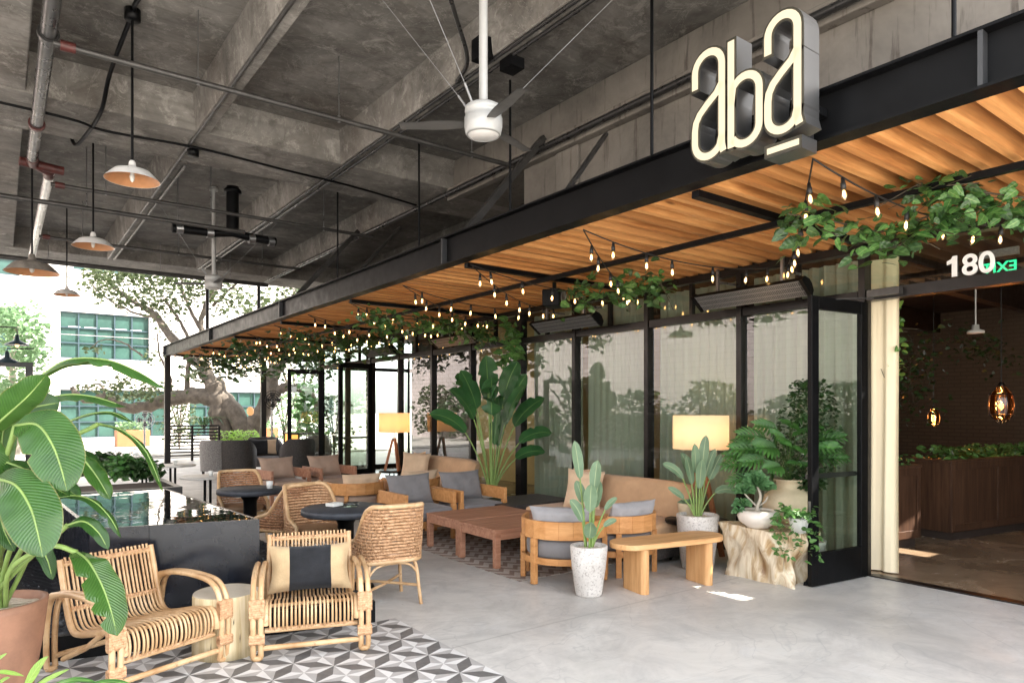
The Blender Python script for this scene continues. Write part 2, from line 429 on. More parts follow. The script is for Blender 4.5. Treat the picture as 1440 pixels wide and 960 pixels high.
def block_wall(name, c1, c2, mortar, bw, bh):
    t = NT(name)
    b = t.n.new('ShaderNodeTexBrick'); b.inputs['Scale'].default_value = 1
    b.inputs['Brick Width'].default_value = bw; b.inputs['Row Height'].default_value = bh; b.inputs['Mortar Size'].default_value = .012
    b.inputs['Color1'].default_value = c1+(1,); b.inputs['Color2'].default_value = c2+(1,); b.inputs['Mortar'].default_value = mortar+(1,)
    sep = t.n.new('ShaderNodeSeparateXYZ'); t.L(t.tc.outputs['Object'], sep.inputs[0])
    k = t.n.new('ShaderNodeCombineXYZ'); t.L(t.math('ADD', sep.outputs[0], sep.outputs[1]), k.inputs[0]); t.L(sep.outputs[2], k.inputs[1])
    t.L(k.outputs[0], b.inputs['Vector']); t.set(b.outputs[0], .8, 0, .3); return t.m
M['blocks'] = block_wall('white painted block', (.46,.40,.385), (.41,.36,.345), (.22,.19,.18), .46, .23)
M['darkbrick'] = block_wall('dark painted brick', (.105,.082,.058), (.092,.072,.051), (.078,.06,.043), .22, .075)
def leafmat(name, dark, light, vein, veins=34, gloss=.3, spec=.5, midw=.035, trans=.25, tcol=None, edge=None):
    """UV: u across 0..1, v along"""
    t = NT(name)
    s = t.n.new('ShaderNodeSeparateXYZ'); t.L(t.tc.outputs['UV'], s.inputs[0])
    au = t.math('ABSOLUTE', t.math('SUBTRACT', s.outputs[0], .5))
    w = t.math('SINE', t.math('MULTIPLY', t.math('SUBTRACT', s.outputs[1], t.math('MULTIPLY', au, .35)), veins*6.28))
    n = t.noise(t.map(), 4, 4, .6)
    f = t.math('ADD', t.math('MULTIPLY', w, .07), n)
    c = t.ramp(f, [(.3, dark), (.7, light)])
    c = t.mix(t.ramp(au, [(midw*.6, 1.), (midw*1.4, 0.)]), c, vein)
    if edge: c = t.mix(t.ramp(au, [(.47, 0.), (.5, .7)]), c, edge)
    t.set(c, gloss, 0, spec)
    t.bump(w, .3, .005)
    tr = t.n.new('ShaderNodeBsdfTranslucent'); t.L(t.mix(.5, c, tcol or tuple(min(1, x*2.2) for x in light)), tr.inputs[0])
    mx = t.n.new('ShaderNodeMixShader'); mx.inputs[0].default_value = trans
    t.L(t.p.outputs[0], mx.inputs[1]); t.L(tr.outputs[0], mx.inputs[2]); t.L(mx.outputs[0], t.out.inputs[0]); return t.m
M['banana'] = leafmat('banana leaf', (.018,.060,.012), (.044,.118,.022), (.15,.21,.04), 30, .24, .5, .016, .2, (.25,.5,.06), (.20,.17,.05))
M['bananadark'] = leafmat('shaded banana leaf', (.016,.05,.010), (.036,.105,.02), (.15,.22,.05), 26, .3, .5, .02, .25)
M['strel'] = leafmat('bird of paradise leaf', (.022,.075,.026), (.045,.135,.04), (.15,.26,.08), 24, .3, .5, .02, .15)
M['strelgrey'] = leafmat('grey green paddle leaf', (.10,.17,.095), (.19,.28,.165), (.36,.42,.24), 16, .42, .4, .03, .15, None, (.40,.45,.28))
M['philo'] = leafmat('philodendron leaf', (.028,.10,.022), (.07,.19,.04), (.16,.28,.07), 8, .3, .5, .03, .2)
M['limeleaf'] = leafmat('lime green leaf', (.16,.32,.05), (.30,.47,.10), (.45,.55,.16), 8, .32, .5, .03, .35)
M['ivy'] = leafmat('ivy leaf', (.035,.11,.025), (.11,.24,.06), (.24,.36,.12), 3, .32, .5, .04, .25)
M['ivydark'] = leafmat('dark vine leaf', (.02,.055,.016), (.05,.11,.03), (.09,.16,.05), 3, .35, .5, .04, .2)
M['oakleafx'] = None
M['ficus'] = leafmat('small dark leaf', (.012,.035,.012), (.035,.085,.022), (.06,.11,.03), 3, .35, .5, .04, .15)
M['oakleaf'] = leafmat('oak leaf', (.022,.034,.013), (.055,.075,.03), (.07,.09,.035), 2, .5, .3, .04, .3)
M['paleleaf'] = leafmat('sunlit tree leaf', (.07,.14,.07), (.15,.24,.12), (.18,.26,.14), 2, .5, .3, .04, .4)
M['stem'] = plain('green stem', (.18,.27,.07), .45, 0, .25, 10)
M['stemdark'] = plain('dark green stem', (.07,.13,.035), .45, 0, .25, 10)
M['vinestem'] = plain('brown vine stem', (.06,.045,.025), .7, 0, .3, 10)
M['bark'] = plain('oak bark', (.11,.09,.07), .9, 0, .45, 5, .8, 18)
M['barkpale'] = plain('pale bark', (.34,.30,.24), .8, 0, .25, 10)
def stumpmat():
    t = NT('polished root wood'); v = t.map((5,5,1.1))
    a = t.noise(v, 1.2, 5, .6, 1.2); b = t.noise(v, 5, 4, .6)
    c = t.ramp(a, [(.34, (.22,.12,.05)), (.44, (.50,.37,.22)), (.56, (.74,.65,.50)), (.66, (.50,.34,.18)), (.76, (.26,.14,.06))])
    t.set(c, .4, 0, .45); t.bump(b, .2, .006); return t.m
M['root'] = stumpmat()
def rugmat():
    t = NT('patterned rug'); 
    s = t.n.new('ShaderNodeSeparateXYZ'); t.L(t.tc.outputs['Object'], s.inputs[0])
    x = t.math('MULTIPLY', s.outputs[0], 5.5); y = t.math('MULTIPLY', s.outputs[1], 5.5)
    tri = t.math('PINGPONG', x, .5)
    z = t.math('ADD', y, t.math('MULTIPLY', tri, 1.3))
    f = t.math('PINGPONG', z, .5)
    c = t.ramp(f, [(.19, (.23,.165,.135)), (.26, (.47,.42,.37))])
    n = t.noise(t.map(), 90, 3, .6)
    c = t.mix(t.ramp(n, [(.4, .4), (.65, 0.)]), c, (.25,.2,.17))
    t.set(c, .95, 0, .05); t.bump(n, .5, .005); return t.m
M['rug'] = rugmat()
M['tilewhite'] = plain('white cement tile', (.66,.65,.63), .5, 0, .07, 9)
M['tilemid'] = plain('mid grey cement tile', (.40,.385,.37), .5, 0, .1, 9)
M['tiledark'] = plain('dark grey cement tile', (.135,.13,.125), .5, 0, .2, 9)
M['heater'] = plain('heater grille', (.20,.20,.20), .4, .3, .3, 60)
M['heatback'] = plain('heater back plate', (.05,.05,.052), .5, .3, .3, 20)
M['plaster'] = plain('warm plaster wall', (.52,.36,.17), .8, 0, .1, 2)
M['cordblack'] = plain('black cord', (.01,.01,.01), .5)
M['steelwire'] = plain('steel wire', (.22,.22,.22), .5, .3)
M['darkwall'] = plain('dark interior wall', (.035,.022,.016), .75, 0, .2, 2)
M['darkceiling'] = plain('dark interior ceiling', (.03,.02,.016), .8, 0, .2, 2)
# ================================================================== SETTING
FX = 6.9            # glass line of the restaurant front
BX = 4.1            # face of the pergola's steel beam
ZB, ZT = 5.0, 5.43  # underside of the ribs, underside of the slab

g = MB(); g.add([(-300,-300,-.03),(300,-300,-.03),(300,300,-.03),(-300,300,-.03)], [(0,1,2,3)])
tag(g.build('ground', M['ground']), kind='structure')
f = MB(); f.box(-6, FX+.02, -6, 25.5, -.025, 0)
tag(f.build('patio_floor', M['floor']), kind='structure')
f = MB(); f.box(FX+.10, 22, -2, 18, -.025, .004)
tag(f.build('interior_floor', M['innerfloor']), kind='structure')
f = MB(); f.box(FX+.0, FX+.12, -2, 3.3, -.02, .012)
tag(f.build('door_sill', M['bronze']), kind='structure')

# cement tiles: every tile is split by a dark rhombus on its star-to-star diagonal
T = .195; YT = 4.88
def clip(poly, ymax):
    out = []
    for i in range(len(poly)):
        a, b = poly[i-1], poly[i]
        ia, ib = a[1] <= ymax, b[1] <= ymax
        if ia != ib:
            t = (ymax-a[1])/(b[1]-a[1]); out.append((a[0]+t*(b[0]-a[0]), ymax))
        if ib: out.append(b)
    return out
tl = MB()
for i in range(20):
    for j in range(-10, 6):
        x1 = 2.5-T*i; x0 = x1-T; y0 = 4.40+T*j; y1 = y0+T
        ym = YT if x1 > 2.4 else 5.5
        c00, c10, c11, c01 = (x0,y0), (x1,y0), (x1,y1), (x0,y1)
        # stars sit on (2.5-T*(2m+1), 4.40+T*2n) and the centred points between
        if (i+j) % 2: A, B, C, D = c10, c11, c01, c00
        else: A, B, C, D = c00, c10, c11, c01
        mx, my = (x0+x1)/2, (y0+y1)/2
        k = .37
        p = (mx+(B[0]-mx)*k, my+(B[1]-my)*k); q = (mx+(D[0]-mx)*k, my+(D[1]-my)*k)
        for poly, mi in (((A,p,C,q),2), ((A,B,p),0), ((B,C,p),1), ((C,D,q),0), ((D,A,q),1)):
            cp = clip(list(poly), ym)
            if len(cp) >= 3:
                tl.add([(a,b,.004) for a,b in cp], [tuple(range(len(cp)))], mi)
tag(tl.build('tile_floor', [M['tilewhite'], M['tilemid'], M['tiledark']]), kind='structure')

# ---- concrete ceiling: slab, ribs along y, cross beams along x, heavy girder
cX0, cX1, cY0, cY1 = -3.1, 13, 1.9, 18.7
sb = MB(); sb.box(cX0, cX1, cY0, cY1, ZT, ZT+.3)
tag(sb.build('ceiling_slab', M['slab']), kind='structure')
ribs = [.12, 1.965, 3.80]
cross = [(-1.2, .2), (8.86, 10.06), (17.45, 18.7)]
def rib(x, y0, y1, w=.15, t=.05):
    m = MB(); z0, z1 = ZB, ZT+.01
    m.add([(x-w/2,y0,z0),(x+w/2,y0,z0),(x+w/2+t,y0,z1),(x-w/2-t,y0,z1),(x-w/2,y1,z0),(x+w/2,y1,z0),(x+w/2+t,y1,z1),(x-w/2-t,y1,z1)],
          [(0,1,2,3),(7,6,5,4),(0,4,5,1),(1,5,6,2),(3,7,4,0),(2,6,7,3)])
    o = m.build('ceiling_rib_beam', M['ceil'], bevel=.012); tag(o, kind='structure')
for x in ribs[1:]:
    for y0, y1 in ((cY0+.02, 8.858), (10.062, 17.448)): rib(x, y0, y1)
rib(5.60, 10.062, 17.448)
for y0, y1 in cross[1:]:
    m = MB(); z0, z1 = ZB+.003, ZT+.01; t = .05
    m.add([(cX0+.02,y0,z0),(cX1,y0,z0),(cX1,y0-t,z1),(cX0+.02,y0-t,z1),(cX0+.02,y1-.01,z0),(cX1,y1-.01,z0),(cX1,y1-.01+(t if y1<18 else 0),z1),(cX0+.02,y1-.01+(t if y1<18 else 0),z1)],
          [(0,1,2,3),(7,6,5,4),(0,4,5,1),(1,5,6,2),(3,7,4,0),(2,6,7,3)])
    tag(m.build('ceiling_cross_beam', M['ceil'], bevel=.012), kind='structure')
m = MB(); m.box(cX0+.04, .22, cY0+.03, 8.80, ZB-.002, ZT+.008); m.box(cX0+.04, .22, 10.11, 17.4, ZB-.002, ZT+.008)
tag(m.build('ceiling_edge_band', M['ceil'], bevel=.015), kind='structure')
# girder over the restaurant front, stained, with pilaster steps
m = MB(); m.box(5.52, 6.6, .9, 7.1, 4.0, 4.9); m.box(5.521, 6.6, .901, 8.85, 4.901, ZT-.004)
m.box(5.40, 5.519, cY0+.06, 8.84, 4.80, 4.99)
for y in (6.0,): m.box(5.47, 5.518, y, y+.40, 4.01, 4.795)
tag(m.build('ceiling_girder', M['girder'], bevel=.012), kind='structure')
m = MB(); m.box(7.45, 7.6, .9, 17.45, 4.201, ZT+.002); tag(m.build('ceiling_light_stop_wall', M['slab']), kind='structure')  # added to keep stray skylight out of the ceiling void
# unseen upper mass, added and shaped to keep the sun off the patio
m = MB(); m.prism([(7.4,4.75),(19.8,-3),(24,-3),(24,18.6),(7.4,18.6)], ZT+.31, 16); m.prism([(7.4,-3),(15.6,-3),(7.4,2.155)], ZT+.31, 16)   # two blocks; gap cut along the sun's path to admit sun patches
tag(m.build('sun_block_wall', M['stucco']), kind='structure')

# ================================================================== PERGOLA
perg = thing('pergola', 'long black steel pergola with warm cedar slats running along the restaurant front', 'pergola', (0,0,0))
YE = 23.4
b = MB()
y0, y1 = .95, YE
b.box(BX, BX+.014, y0, y1, 3.318, 3.602)                                   # web
b.box(BX-.07, BX+.08, y0, y1, 3.30, 3.317); b.box(BX-.07, BX+.08, y0, y1, 3.603, 3.62)
b.build('front_beam', M['black'], perg)
for y in (1.365, 2.31, 6.72, 12.4, 17.6, 23.39):
    s = MB(); s.box(BX-.066, BX-.001, y-.012 if y < 23 else y-.02, y+.012 if y < 23 else y, 3.318, 3.602); s.build('stiffener', M['blackgrey'], perg)
# end beam along x and columns
e = MB(); e.box(BX+.09, FX+2.3, YE-.12, YE, 3.32, 3.6); e.build('end_beam', M['black'], perg)
for cxx in (BX+.02, 7.02, 9.0):
    c = MB(); c.box(cxx-.08, cxx+.08, YE-.30, YE-.14, 0, 3.299); c.box(cxx-.13, cxx+.13, YE-.35, YE-.09, 0, .02); c.build('column', M['bronze'], perg)
# slats along x
import itertools
sl_ = MB()
y = 1.0; k = 0
while y < YE-.2:
    bz = 3.305+rnd.uniform(-.004, .004)
    sl_.box(BX+.085, FX+.06, y, y+.058, bz, bz+.172)
    y += .192; k += 1
sl_.build('slat_ceiling', M['cedar'], perg)
d = MB(); d.box(BX+.085, FX+.08, .97, YE-.13, 3.48, 3.51); d.build('roof_deck', M['walnutdark'], perg)  # dark deck colour paints the shade in the gaps between slats
for k in range(8):
    yb = 3.28+3.16*k-3.16*.0
    if yb > YE-.3: break
    c = MB(); c.box(BX+.085, FX-.02, yb-.035, yb+.035, 3.245, 3.298)
    c.build('crossbar', M['black'], perg)
c = MB(); c.box(5.23, 5.28, .98, YE-.14, 3.195, 3.243); c.build('long_bar', M['black'], perg)
for y in (3.6, 4.9, 5.6, 7.3, 8.1, 9.0, 10.4, 11.5, 13.1):
    pass

# ================================================================== RESTAURANT FRONT
rest = thing('restaurant_facade', 'dark framed glass restaurant front with sheer curtains and open entrance', 'storefront', (0,0,0))
Z1, Z2, ZH = 2.735, 2.85, 3.22
mull = [3.34, 4.75, 6.17, 7.60, 8.95, 10.40, 11.80, 13.20, 14.60, 16.0, 17.7]
head = MB(); head.box(FX-.05, FX+.07, -1.5, 17.8, ZH, 3.30); head.build('head_frame', M['bronze'], rest)
for a, bb in zip(mull[:-1], mull[1:]):
    t_ = MB(); t_.box(FX-.045, FX+.06, a+.046, bb-.046, Z1, Z2-.02); t_.build('transom', M['bronze'], rest)
    if bb < 13 or bb > 15:
        s_ = MB(); s_.box(FX-.05, FX+.06, a+.046, bb-.046, .0, .12); s_.build('bottom_rail', M['bronze'], rest)
for y in mull:
    w = .033 if abs(y-8.95) > .1 else .075
    m_ = MB(); m_.box(FX-.06, FX+.07, y-w, y+w, 0, ZH-.002); m_.build('mullion', M['bronze'], rest)
for a, bb in zip(mull[:-1], mull[1:]):
    open_bay = 13.3 < bb < 15
    if not open_bay:
        p_ = MB(); p_.add([(FX, a+.046, .12),(FX, bb-.046, .12),(FX, bb-.046, Z1),(FX, a+.046, Z1)], [(0,1,2,3)]); p_.build('pane', M['glass'], rest)
    p_ = MB(); p_.add([(FX, a+.046, Z2-.02),(FX, bb-.046, Z2-.02),(FX, bb-.046, ZH),(FX, a+.046, ZH)], [(0,1,2,3)]); p_.build('transom_pane', M['glass'], rest)
    mm = MB(); mm.box(FX-.03, FX+.04, (a+bb)/2-.02, (a+bb)/2+.02, Z2-.018, ZH-.002); mm.build('transom_divider', M['bronze'], rest)
# entrance: header, transom glass with the number, jambs
h_ = MB(); h_.box(FX-.05, FX+.07, -1.5, 3.294, Z1-.01, Z2-.02); h_.build('door_header', M['bronze'], rest)
p_ = MB(); p_.add([(FX,-1.5,Z2-.02),(FX,3.294,Z2-.02),(FX,3.294,ZH),(FX,-1.5,ZH)], [(0,1,2,3)]); p_.build('transom_pane', M['glass'], rest)
# corner return at the far end, with its own glass
r_ = MB(); r_.box(FX+.08, 12, 17.68, 17.74, 0, .12); r_.box(FX+.08, 12, 17.68, 17.74, Z1, Z2-.02); r_.box(FX+.08, 12, 17.68, 17.74, ZH, 3.3)
for x in (8.2, 9.5, 10.8, 11.97): r_.box(x-.035, x+.035, 17.66, 17.675, .0, 3.22)
r_.build('return_frame', M['bronze'], rest)
p_ = MB(); p_.add([(FX+.08,17.71,.12),(12,17.71,.12),(12,17.71,ZH),(FX+.08,17.71,ZH)], [(0,1,2,3)]); p_.build('return_pane', M['glass'], rest)
# doors
def door(hx, hy, ang, w, hand, hgt=2.71):
    o = thing('door', None, None, (hx,hy,0), ang); o.parent = rest
    fr = MB()
    fr.box(0, .11, -.025, .025, .01, hgt); fr.box(w-.10, w, -.025, .025, .01, hgt)
    fr.box(.111, w-.101, -.025, .025, .01, .31); fr.box(.111, w-.101, -.025, .025, hgt-.12, hgt)
    fr.build('door_frame', M['black'], o, bevel=.004)
    pn = MB(); pn.add([(.11,0,.31),(w-.10,0,.31),(w-.10,0,hgt-.12),(.11,0,hgt-.12)], [(0,1,2,3)]); pn.build('door_pane', M['glass'], o)
    hb = MB(); hb.bar((.07,-.07,1.02),(w-.05,-.07,1.02),.03,.045); hb.bar((.07,-.07,1.02),(.07,-.02,1.02),.03); hb.bar((w-.05,-.07,1.02),(w-.05,-.02,1.02),.03)
    hb.build('push_bar', M['conduit'], o)
    lk = MB(); lk.box(w-.005, w+.004, -.012, .012, .62, .80); lk.box(w, w+.008, -.014, .014, .66, .71); lk.build('lock_plate', M['galv'], o)
    st = MB(); st.tube([(w-.08,-.035,.15),(w-.07,-.07,.05),(w-.05,-.08,.02)], .012, 6); st.lathe([(.0,0),(.022,0),(.018,.03),(0,.03)], 10, (w-.05,-.08,.0)); st.build('door_stop', M['black'], o)
    return o
# entrance leaf folded out square to the front
door(FX-.03, 3.31, pi-.12, .86, 1)
door(FX-.03, 14.55, pi+.12, .86, 1)
door(FX-.03, 17.55, pi-.2, .9, 1)
cl_ = MB(); cl_.box(FX-.14, FX-.055, 2.95, 3.25, Z1+.01, Z1+.075); cl_.bar((FX-.12,3.2,Z1),(FX-.55,3.34,2.70),.02,.012); cl_.build('door_closer', M['conduit'], rest)
# numerals
def text_mesh(txt, size, depth, mat, name, parent, Mx, spacing=1.0):
    cu = bpy.data.curves.new(name, 'FONT'); cu.body = txt; cu.size = size; cu.extrude = depth; cu.space_character = spacing; cu.offset = size*.018
    to = bpy.data.objects.new(name+'_tmp', cu); COL.objects.link(to)
    bpy.context.view_layer.update()
    me = bpy.data.meshes.new_from_object(to.evaluated_get(bpy.context.evaluated_depsgraph_get()))
    bpy.data.objects.remove(to); bpy.data.curves.remove(cu)
    me.transform(Mx); me.materials.clear(); me.materials.append(mat); me.name = name
    o = bpy.data.objects.new(name, me); COL.objects.link(o)
    if parent is not None: o.parent = parent
    return o
# text runs towards -Y when seen from -X: local x -> -Y, local y -> Z, local z -> -X
RY = Matrix(((0,0,-1,0),(-1,0,0,0),(0,1,0,0),(0,0,0,1)))   # seen from -X the picture's right is -Y
num = text_mesh('80', .26, .004, M['letterwhite'], 'street_number', rest, Matrix.Translation((FX-.012, 2.475, 2.85))@RY)
m = MB(); m.prism([(.052,0),(.095,0),(.095,.186),(.060,.186),(.046,.160),(.012,.146),(.012,.112),(.052,.122)], -.004, .004, 0, Matrix.Translation((FX-.012, 2.605, 2.85))@RY); m.build('street_number', M['letterwhite'], rest)
# curtains inside the glass
def curtain_strip(y0, y1, x, z0, z1, mat, name, amp=.035, wl=.12, parent=rest):
    m = MB(); n = max(8, int((y1-y0)/wl*10))
    def fn(u, v):
        y = y0+(y1-y0)*u
        a = amp*(.65+.35*sin(y*3.1+1))*(1-.25*v)
        yy = y+.012*sin(v*5+y*9)*(1-v)
        return (x+a*sin(yy/wl*2*pi+1.3*sin(y*2.3)+.25*sin(v*4+y*3))+.35*a*sin(yy/wl*4.3*pi+v), y, z0+(z1-z0)*v)
    m.grid(fn, n, 14); return m.build(name, mat, parent)
for a, bb in zip(mull[:5], mull[1:5]):
    curtain_strip(a+.10, bb-.02, FX+.24, .02, 3.2, M['curtain'], 'sheer_curtain', .05, .135)
curtain_strip(3.13, 3.46, FX+.27, .015, 3.18, M['cream'], 'door_curtain', .055, .15)
# interior room
SUN_HOLES = [(8.2,8.84,1.3,2.35),(11.35,12.15,1.1,1.95)]          # two unseen roof holes added to let sun patches through
def holed(m, x0, x1, y0, y1, z0, z1):
    xs = sorted({x0,x1,*[h[0] for h in SUN_HOLES],*[h[1] for h in SUN_HOLES]})
    for a, b in zip(xs[:-1], xs[1:]):
        hs = [h for h in SUN_HOLES if h[0] <= a and h[1] >= b]
        if not hs: m.box(a, b, y0, y1, z0, z1)
        else: m.box(a, b, y0, hs[0][2], z0, z1); m.box(a, b, hs[0][3], y1, z0, z1)
iw = MB(); iw.box(21.9, 22, -2, 18, 0, 3.6); iw.build('rear_wall', M['darkbrick'], rest)
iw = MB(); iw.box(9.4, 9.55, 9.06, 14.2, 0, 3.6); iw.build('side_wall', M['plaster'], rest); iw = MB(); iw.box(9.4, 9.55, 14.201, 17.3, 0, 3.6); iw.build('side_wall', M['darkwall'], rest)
iw = MB(); iw.box(15.2, 15.35, 1.0, 8.9, 0, 3.6); iw.build('brick_wall', M['darkbrick'], rest)
iw = MB(); iw.box(13.2, 13.5, .0, 2.3, 0, 3.6)
for k in range(12): iw.box(13.16, 13.199, .05+.19*k, .17+.19*k, .05, 3.5)
iw.build('slatted_wall', M['walnutdark'], rest)
iw = MB(); iw.box(7.45, 12.6, 8.95, 9.05, 0, 3.6); iw.build('partition_wall', M['plaster'], rest)
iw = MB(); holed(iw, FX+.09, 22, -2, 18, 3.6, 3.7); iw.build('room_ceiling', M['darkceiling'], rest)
iw = MB()
for y in (-.5, .9, 3.7, 5.8, 7.9): iw.box(FX+.4, 15.1, y, y+.15, 3.2, 3.58)
iw.box(8.6, 8.75, -1.9, 8.9, 3.05, 3.19)
iw.build('room_beam', M['walnutdark'], rest)
iw = MB(); iw.box(FX+.1, 22, -2.1, -2.0, 0, 3.6); iw.build('end_wall', M['darkwall'], rest)

# roof plate behind the pergola over the restaurant
m = MB(); holed(m, FX+.1, 22, -2.1, 18, 3.71, 4.2); tag(m.build('restaurant_roof', M['stucco']), kind='structure')
# wall to the left of the patio that the glass mirrors, with planting in front
lw = MB(); lw.box(-7.0, -6.7, 6.0, 44, 0, 6.5); lw.build('neighbour_wall', M['blocks'])
tag(bpy.data.objects['neighbour_wall'], 'white painted block wall along the far side of the patio', 'wall')
# ================================================================== OVERHEAD SERVICES
def tubething(name, label, cat, segs, mat, r, seg=10, group=None):
    m = MB()
    for p in segs: m.tube(p, r, seg)
    return tag(m.build(name, mat), label, cat, group)
# big sprinkler main at the left: two offset lengths joined by red couplings
sp = thing('sprinkler_main', 'thick dark and silver sprinkler main with red couplings at far left of ceiling', 'pipe', (0,0,0))
m = MB(); m.tube([(.33,3.0,4.86),(.33,10.7,4.86)], .062, 16); m.build('front_pipe', M['darkpipe'], sp)
m = MB(); m.tube([(.53,11.0,4.83),(.53,17.9,4.83)], .062, 16); m.build('rear_pipe', M['galv'], sp)
m = MB(); m.tube([(.33,10.65,4.86),(.34,10.85,4.86),(.43,10.92,4.85),(.52,10.98,4.83),(.53,11.2,4.83)], .07, 14); m.tube([(.2,10.86,4.86),(.68,10.92,4.84)], .06, 12)
m.build('elbow', M['red'], sp)
for y in (7.05, 9.35):
    m = MB(); m.tube([(.33,y-.03,4.86),(.33,y+.03,4.86)], .082, 16); m.build('coupling', M['red'] if y > 9 else M['darkpipe'], sp)
def sprinkler_line(y, z, x0, x1, label, n, drops, rr=.028):
    o = thing('sprinkler_branch', label, 'pipe', (0,0,0), 0, 'sprinkler branches under the ceiling')
    m = MB(); m.tube([(x0,y,z),(x1,y,z)], rr, 10); m.build('pipe', M['conduit'], o)
    for x in drops:
        h = MB(); h.tube([(x,y,z),(x,y,ZT)], .006, 6); h.tube([(x-.0,y,z-.03),(x,y,z+.04)], .016, 10); h.build('hanger', M['galv'], o)
    m = MB(); m.tube([(x0+.05,y,z),(x0+.16,y,z)], .045, 12); m.build('coupling', M['red'], o)
    return o
sprinkler_line(6.95, 4.75, .36, 5.3, 'sprinkler pipe crossing the ceiling ahead of the near ceiling fan', 3, (1.5, 2.9, 4.6))
sprinkler_line(11.2, 4.72, .55, 5.3, 'sprinkler pipe crossing the second ceiling bay behind the cross beam', 3, (1.2, 2.6, 4.4))
sprinkler_line(11.55, 4.55, -1.5, 3.2, 'lower dark pipe with joints running beside the second bay sprinkler pipe', 3, (-.4, 1.0, 2.2), .035)
sprinkler_line(17.1, 4.72, -1.5, 5.3, 'dark pipe running along the far edge beam of the ceiling', 3, (.8, 2.9, 4.4), .05)
m = sprinkler_line(14.6, 4.7, .55, 5.2, 'thin pipe crossing the farthest ceiling bay', 3, (1.2, 2.8, 4.4))
# suspended valve and joints in the second bay
v = thing('valve_assembly', 'black valve and drop pipe hanging in the middle of second ceiling bay', 'valve', (3.05,11.7,0))
m = MB(); m.tube([(0,0,4.55),(0,0,5.3)], .10, 14); m.lathe([(.0,0),(.14,0),(.14,.04),(.10,.08)], 16, (0,0,5.2)); m.build('drop_pipe', M['black'], v)
m = MB(); m.tube([(-.9,0,4.48),(-.3,0,4.5),(0,0,4.55),(.25,.0,4.52),(.7,0,4.5)], .07, 12); m.tube([(-.6,0,4.5),(-.45,.1,4.6),(-.1,.1,4.6)], .045, 10); m.build('manifold', M['black'], v)
m = MB()
for x in (-.8, -.35, .3, .62): m.tube([(x-.05,0,4.49),(x+.05,0,4.5)], .085, 12)
m.build('coupling', M['galv'], v)
# conduits
tubething('conduit', 'grey conduit pair fixed under the second concrete rib', 'conduit', [[(1.91,2.5,4.985),(1.91,8.9,4.985),(1.91,17.4,4.985)],[(2.02,10.1,4.975),(2.02,17.4,4.975)]], M['conduit'], .02, 8, 'conduits under the ceiling')
tubething('conduit', 'dark conduit pair fixed under the rib beside the near ceiling fan', 'conduit', [[(3.755,2.5,4.98),(3.755,17.4,4.98)],[(3.85,2.5,4.975),(3.85,17.4,4.975)]], M['darkpipe'], .02, 8, 'conduits under the ceiling')
tubething('conduit', 'thick conduit running under the ledge of stained girder', 'conduit', [[(5.33,2.0,4.86),(5.33,17.4,4.86)]], M['darkpipe'], .038, 10, 'conduits under the ceiling')
tubething('conduit', 'sagging black cable along the underside of first cross beam', 'cable', [smooth_path([(-1.5,9.15,4.96),(.5,9.2,4.95),(1.0,9.3,4.93),(2.0,9.3,4.96),(3.2,9.35,4.93),(4.2,9.5,4.95),(5.3,9.6,4.9)])], M['black'], .016, 8, 'conduits under the ceiling')
tubething('conduit', 'black cable zigzagging over the nearest pendant lamp', 'cable', [smooth_path([(1.35,4.2,5.35),(1.02,6.8,5.36),(1.0,7.3,5.38),(.93,8.3,5.2),(.9,8.84,4.97),(.82,9.7,4.95),(.75,10.1,4.96),(.72,10.6,5.3)], 6)], M['black'], .022, 8, 'conduits under the ceiling')
tubething('conduit', 'conduit bending over the junction boxes beside the near fan pole', 'conduit', [smooth_path([(2.2,4.3,5.38),(2.9,4.9,5.36),(3.35,5.3,5.2),(3.62,5.55,5.03),(3.72,5.9,4.98)])], M['darkpipe'], .022, 8, 'conduits under the ceiling')
jb = MB(); jb.cbox((3.66,5.35,5.06),(.14,.16,.2)); jb.build('junction_box', M['black'])
tag(bpy.data.objects['junction_box'], 'black junction box on rib side right of the fan pole', 'junction box', 'junction boxes')
jb = MB(); jb.cbox((3.90,5.2,4.93),(.16,.18,.1)); o = jb.build('junction_box', M['black'])
tag(o, 'black junction box hung under the rib right of the fan pole', 'junction box', 'junction boxes')
for (x, y, z, lb) in ((1.0,7.3,5.37,'black junction box above the nearest pendant lamp'),(1.0,10.7,5.37,'black junction box above the second pendant lamp'),(1.98,9.45,4.95,'black junction box where the cable meets second rib')):
    jb = MB(); jb.lathe([(0,-.05),(.07,-.05),(.07,.05),(0,.05)], 12, (x,y,z)); tag(jb.build('junction_box', M['black']), lb, 'junction box', 'junction boxes')
# braces from the pergola beam up to the girder
for y, lb in ((6.45, 'dark steel brace rising from the beam behind the near ceiling fan'), (11.95, 'dark steel brace rising from the beam near the far ceiling fan')):
    m = MB(); m.bar((BX+.1,y,3.66),(5.40,y+.1,5.02),.075,.075); m.bar((BX+.03,y-.06,3.622),(BX+.03,y+.06,3.622),.14,.02)
    tag(m.build('steel_brace', M['conduit']), lb, 'brace', 'braces between pergola and girder')
for y, lb in ((5.0, 'thin silver strut slanting down to the beam right of the fan'), (9.9, 'thin silver strut slanting down to beam mid length')):
    m = MB(); m.bar((BX+.2,y,3.63),(5.40,y+.45,4.72),.04); tag(m.build('thin_strut', M['conduit']), lb, 'strut', 'struts between pergola and girder')
for y, lb in ((1.62,'black hanger rod at the near end of the beam'),(3.9,'black hanger rod behind the lit sign'),(5.9,'black hanger rod between the braces, nearer one'),(7.9,'black hanger rod between the braces, farther one'),(10.6,'black hanger rod before the far brace')):
    m = MB(); m.tube([(BX+.3,y,3.625),(BX+.3,y,5.2)], .014, 8); tag(m.build('hanger_rod', M['black']), lb, 'rod', 'hanger rods above the beam')
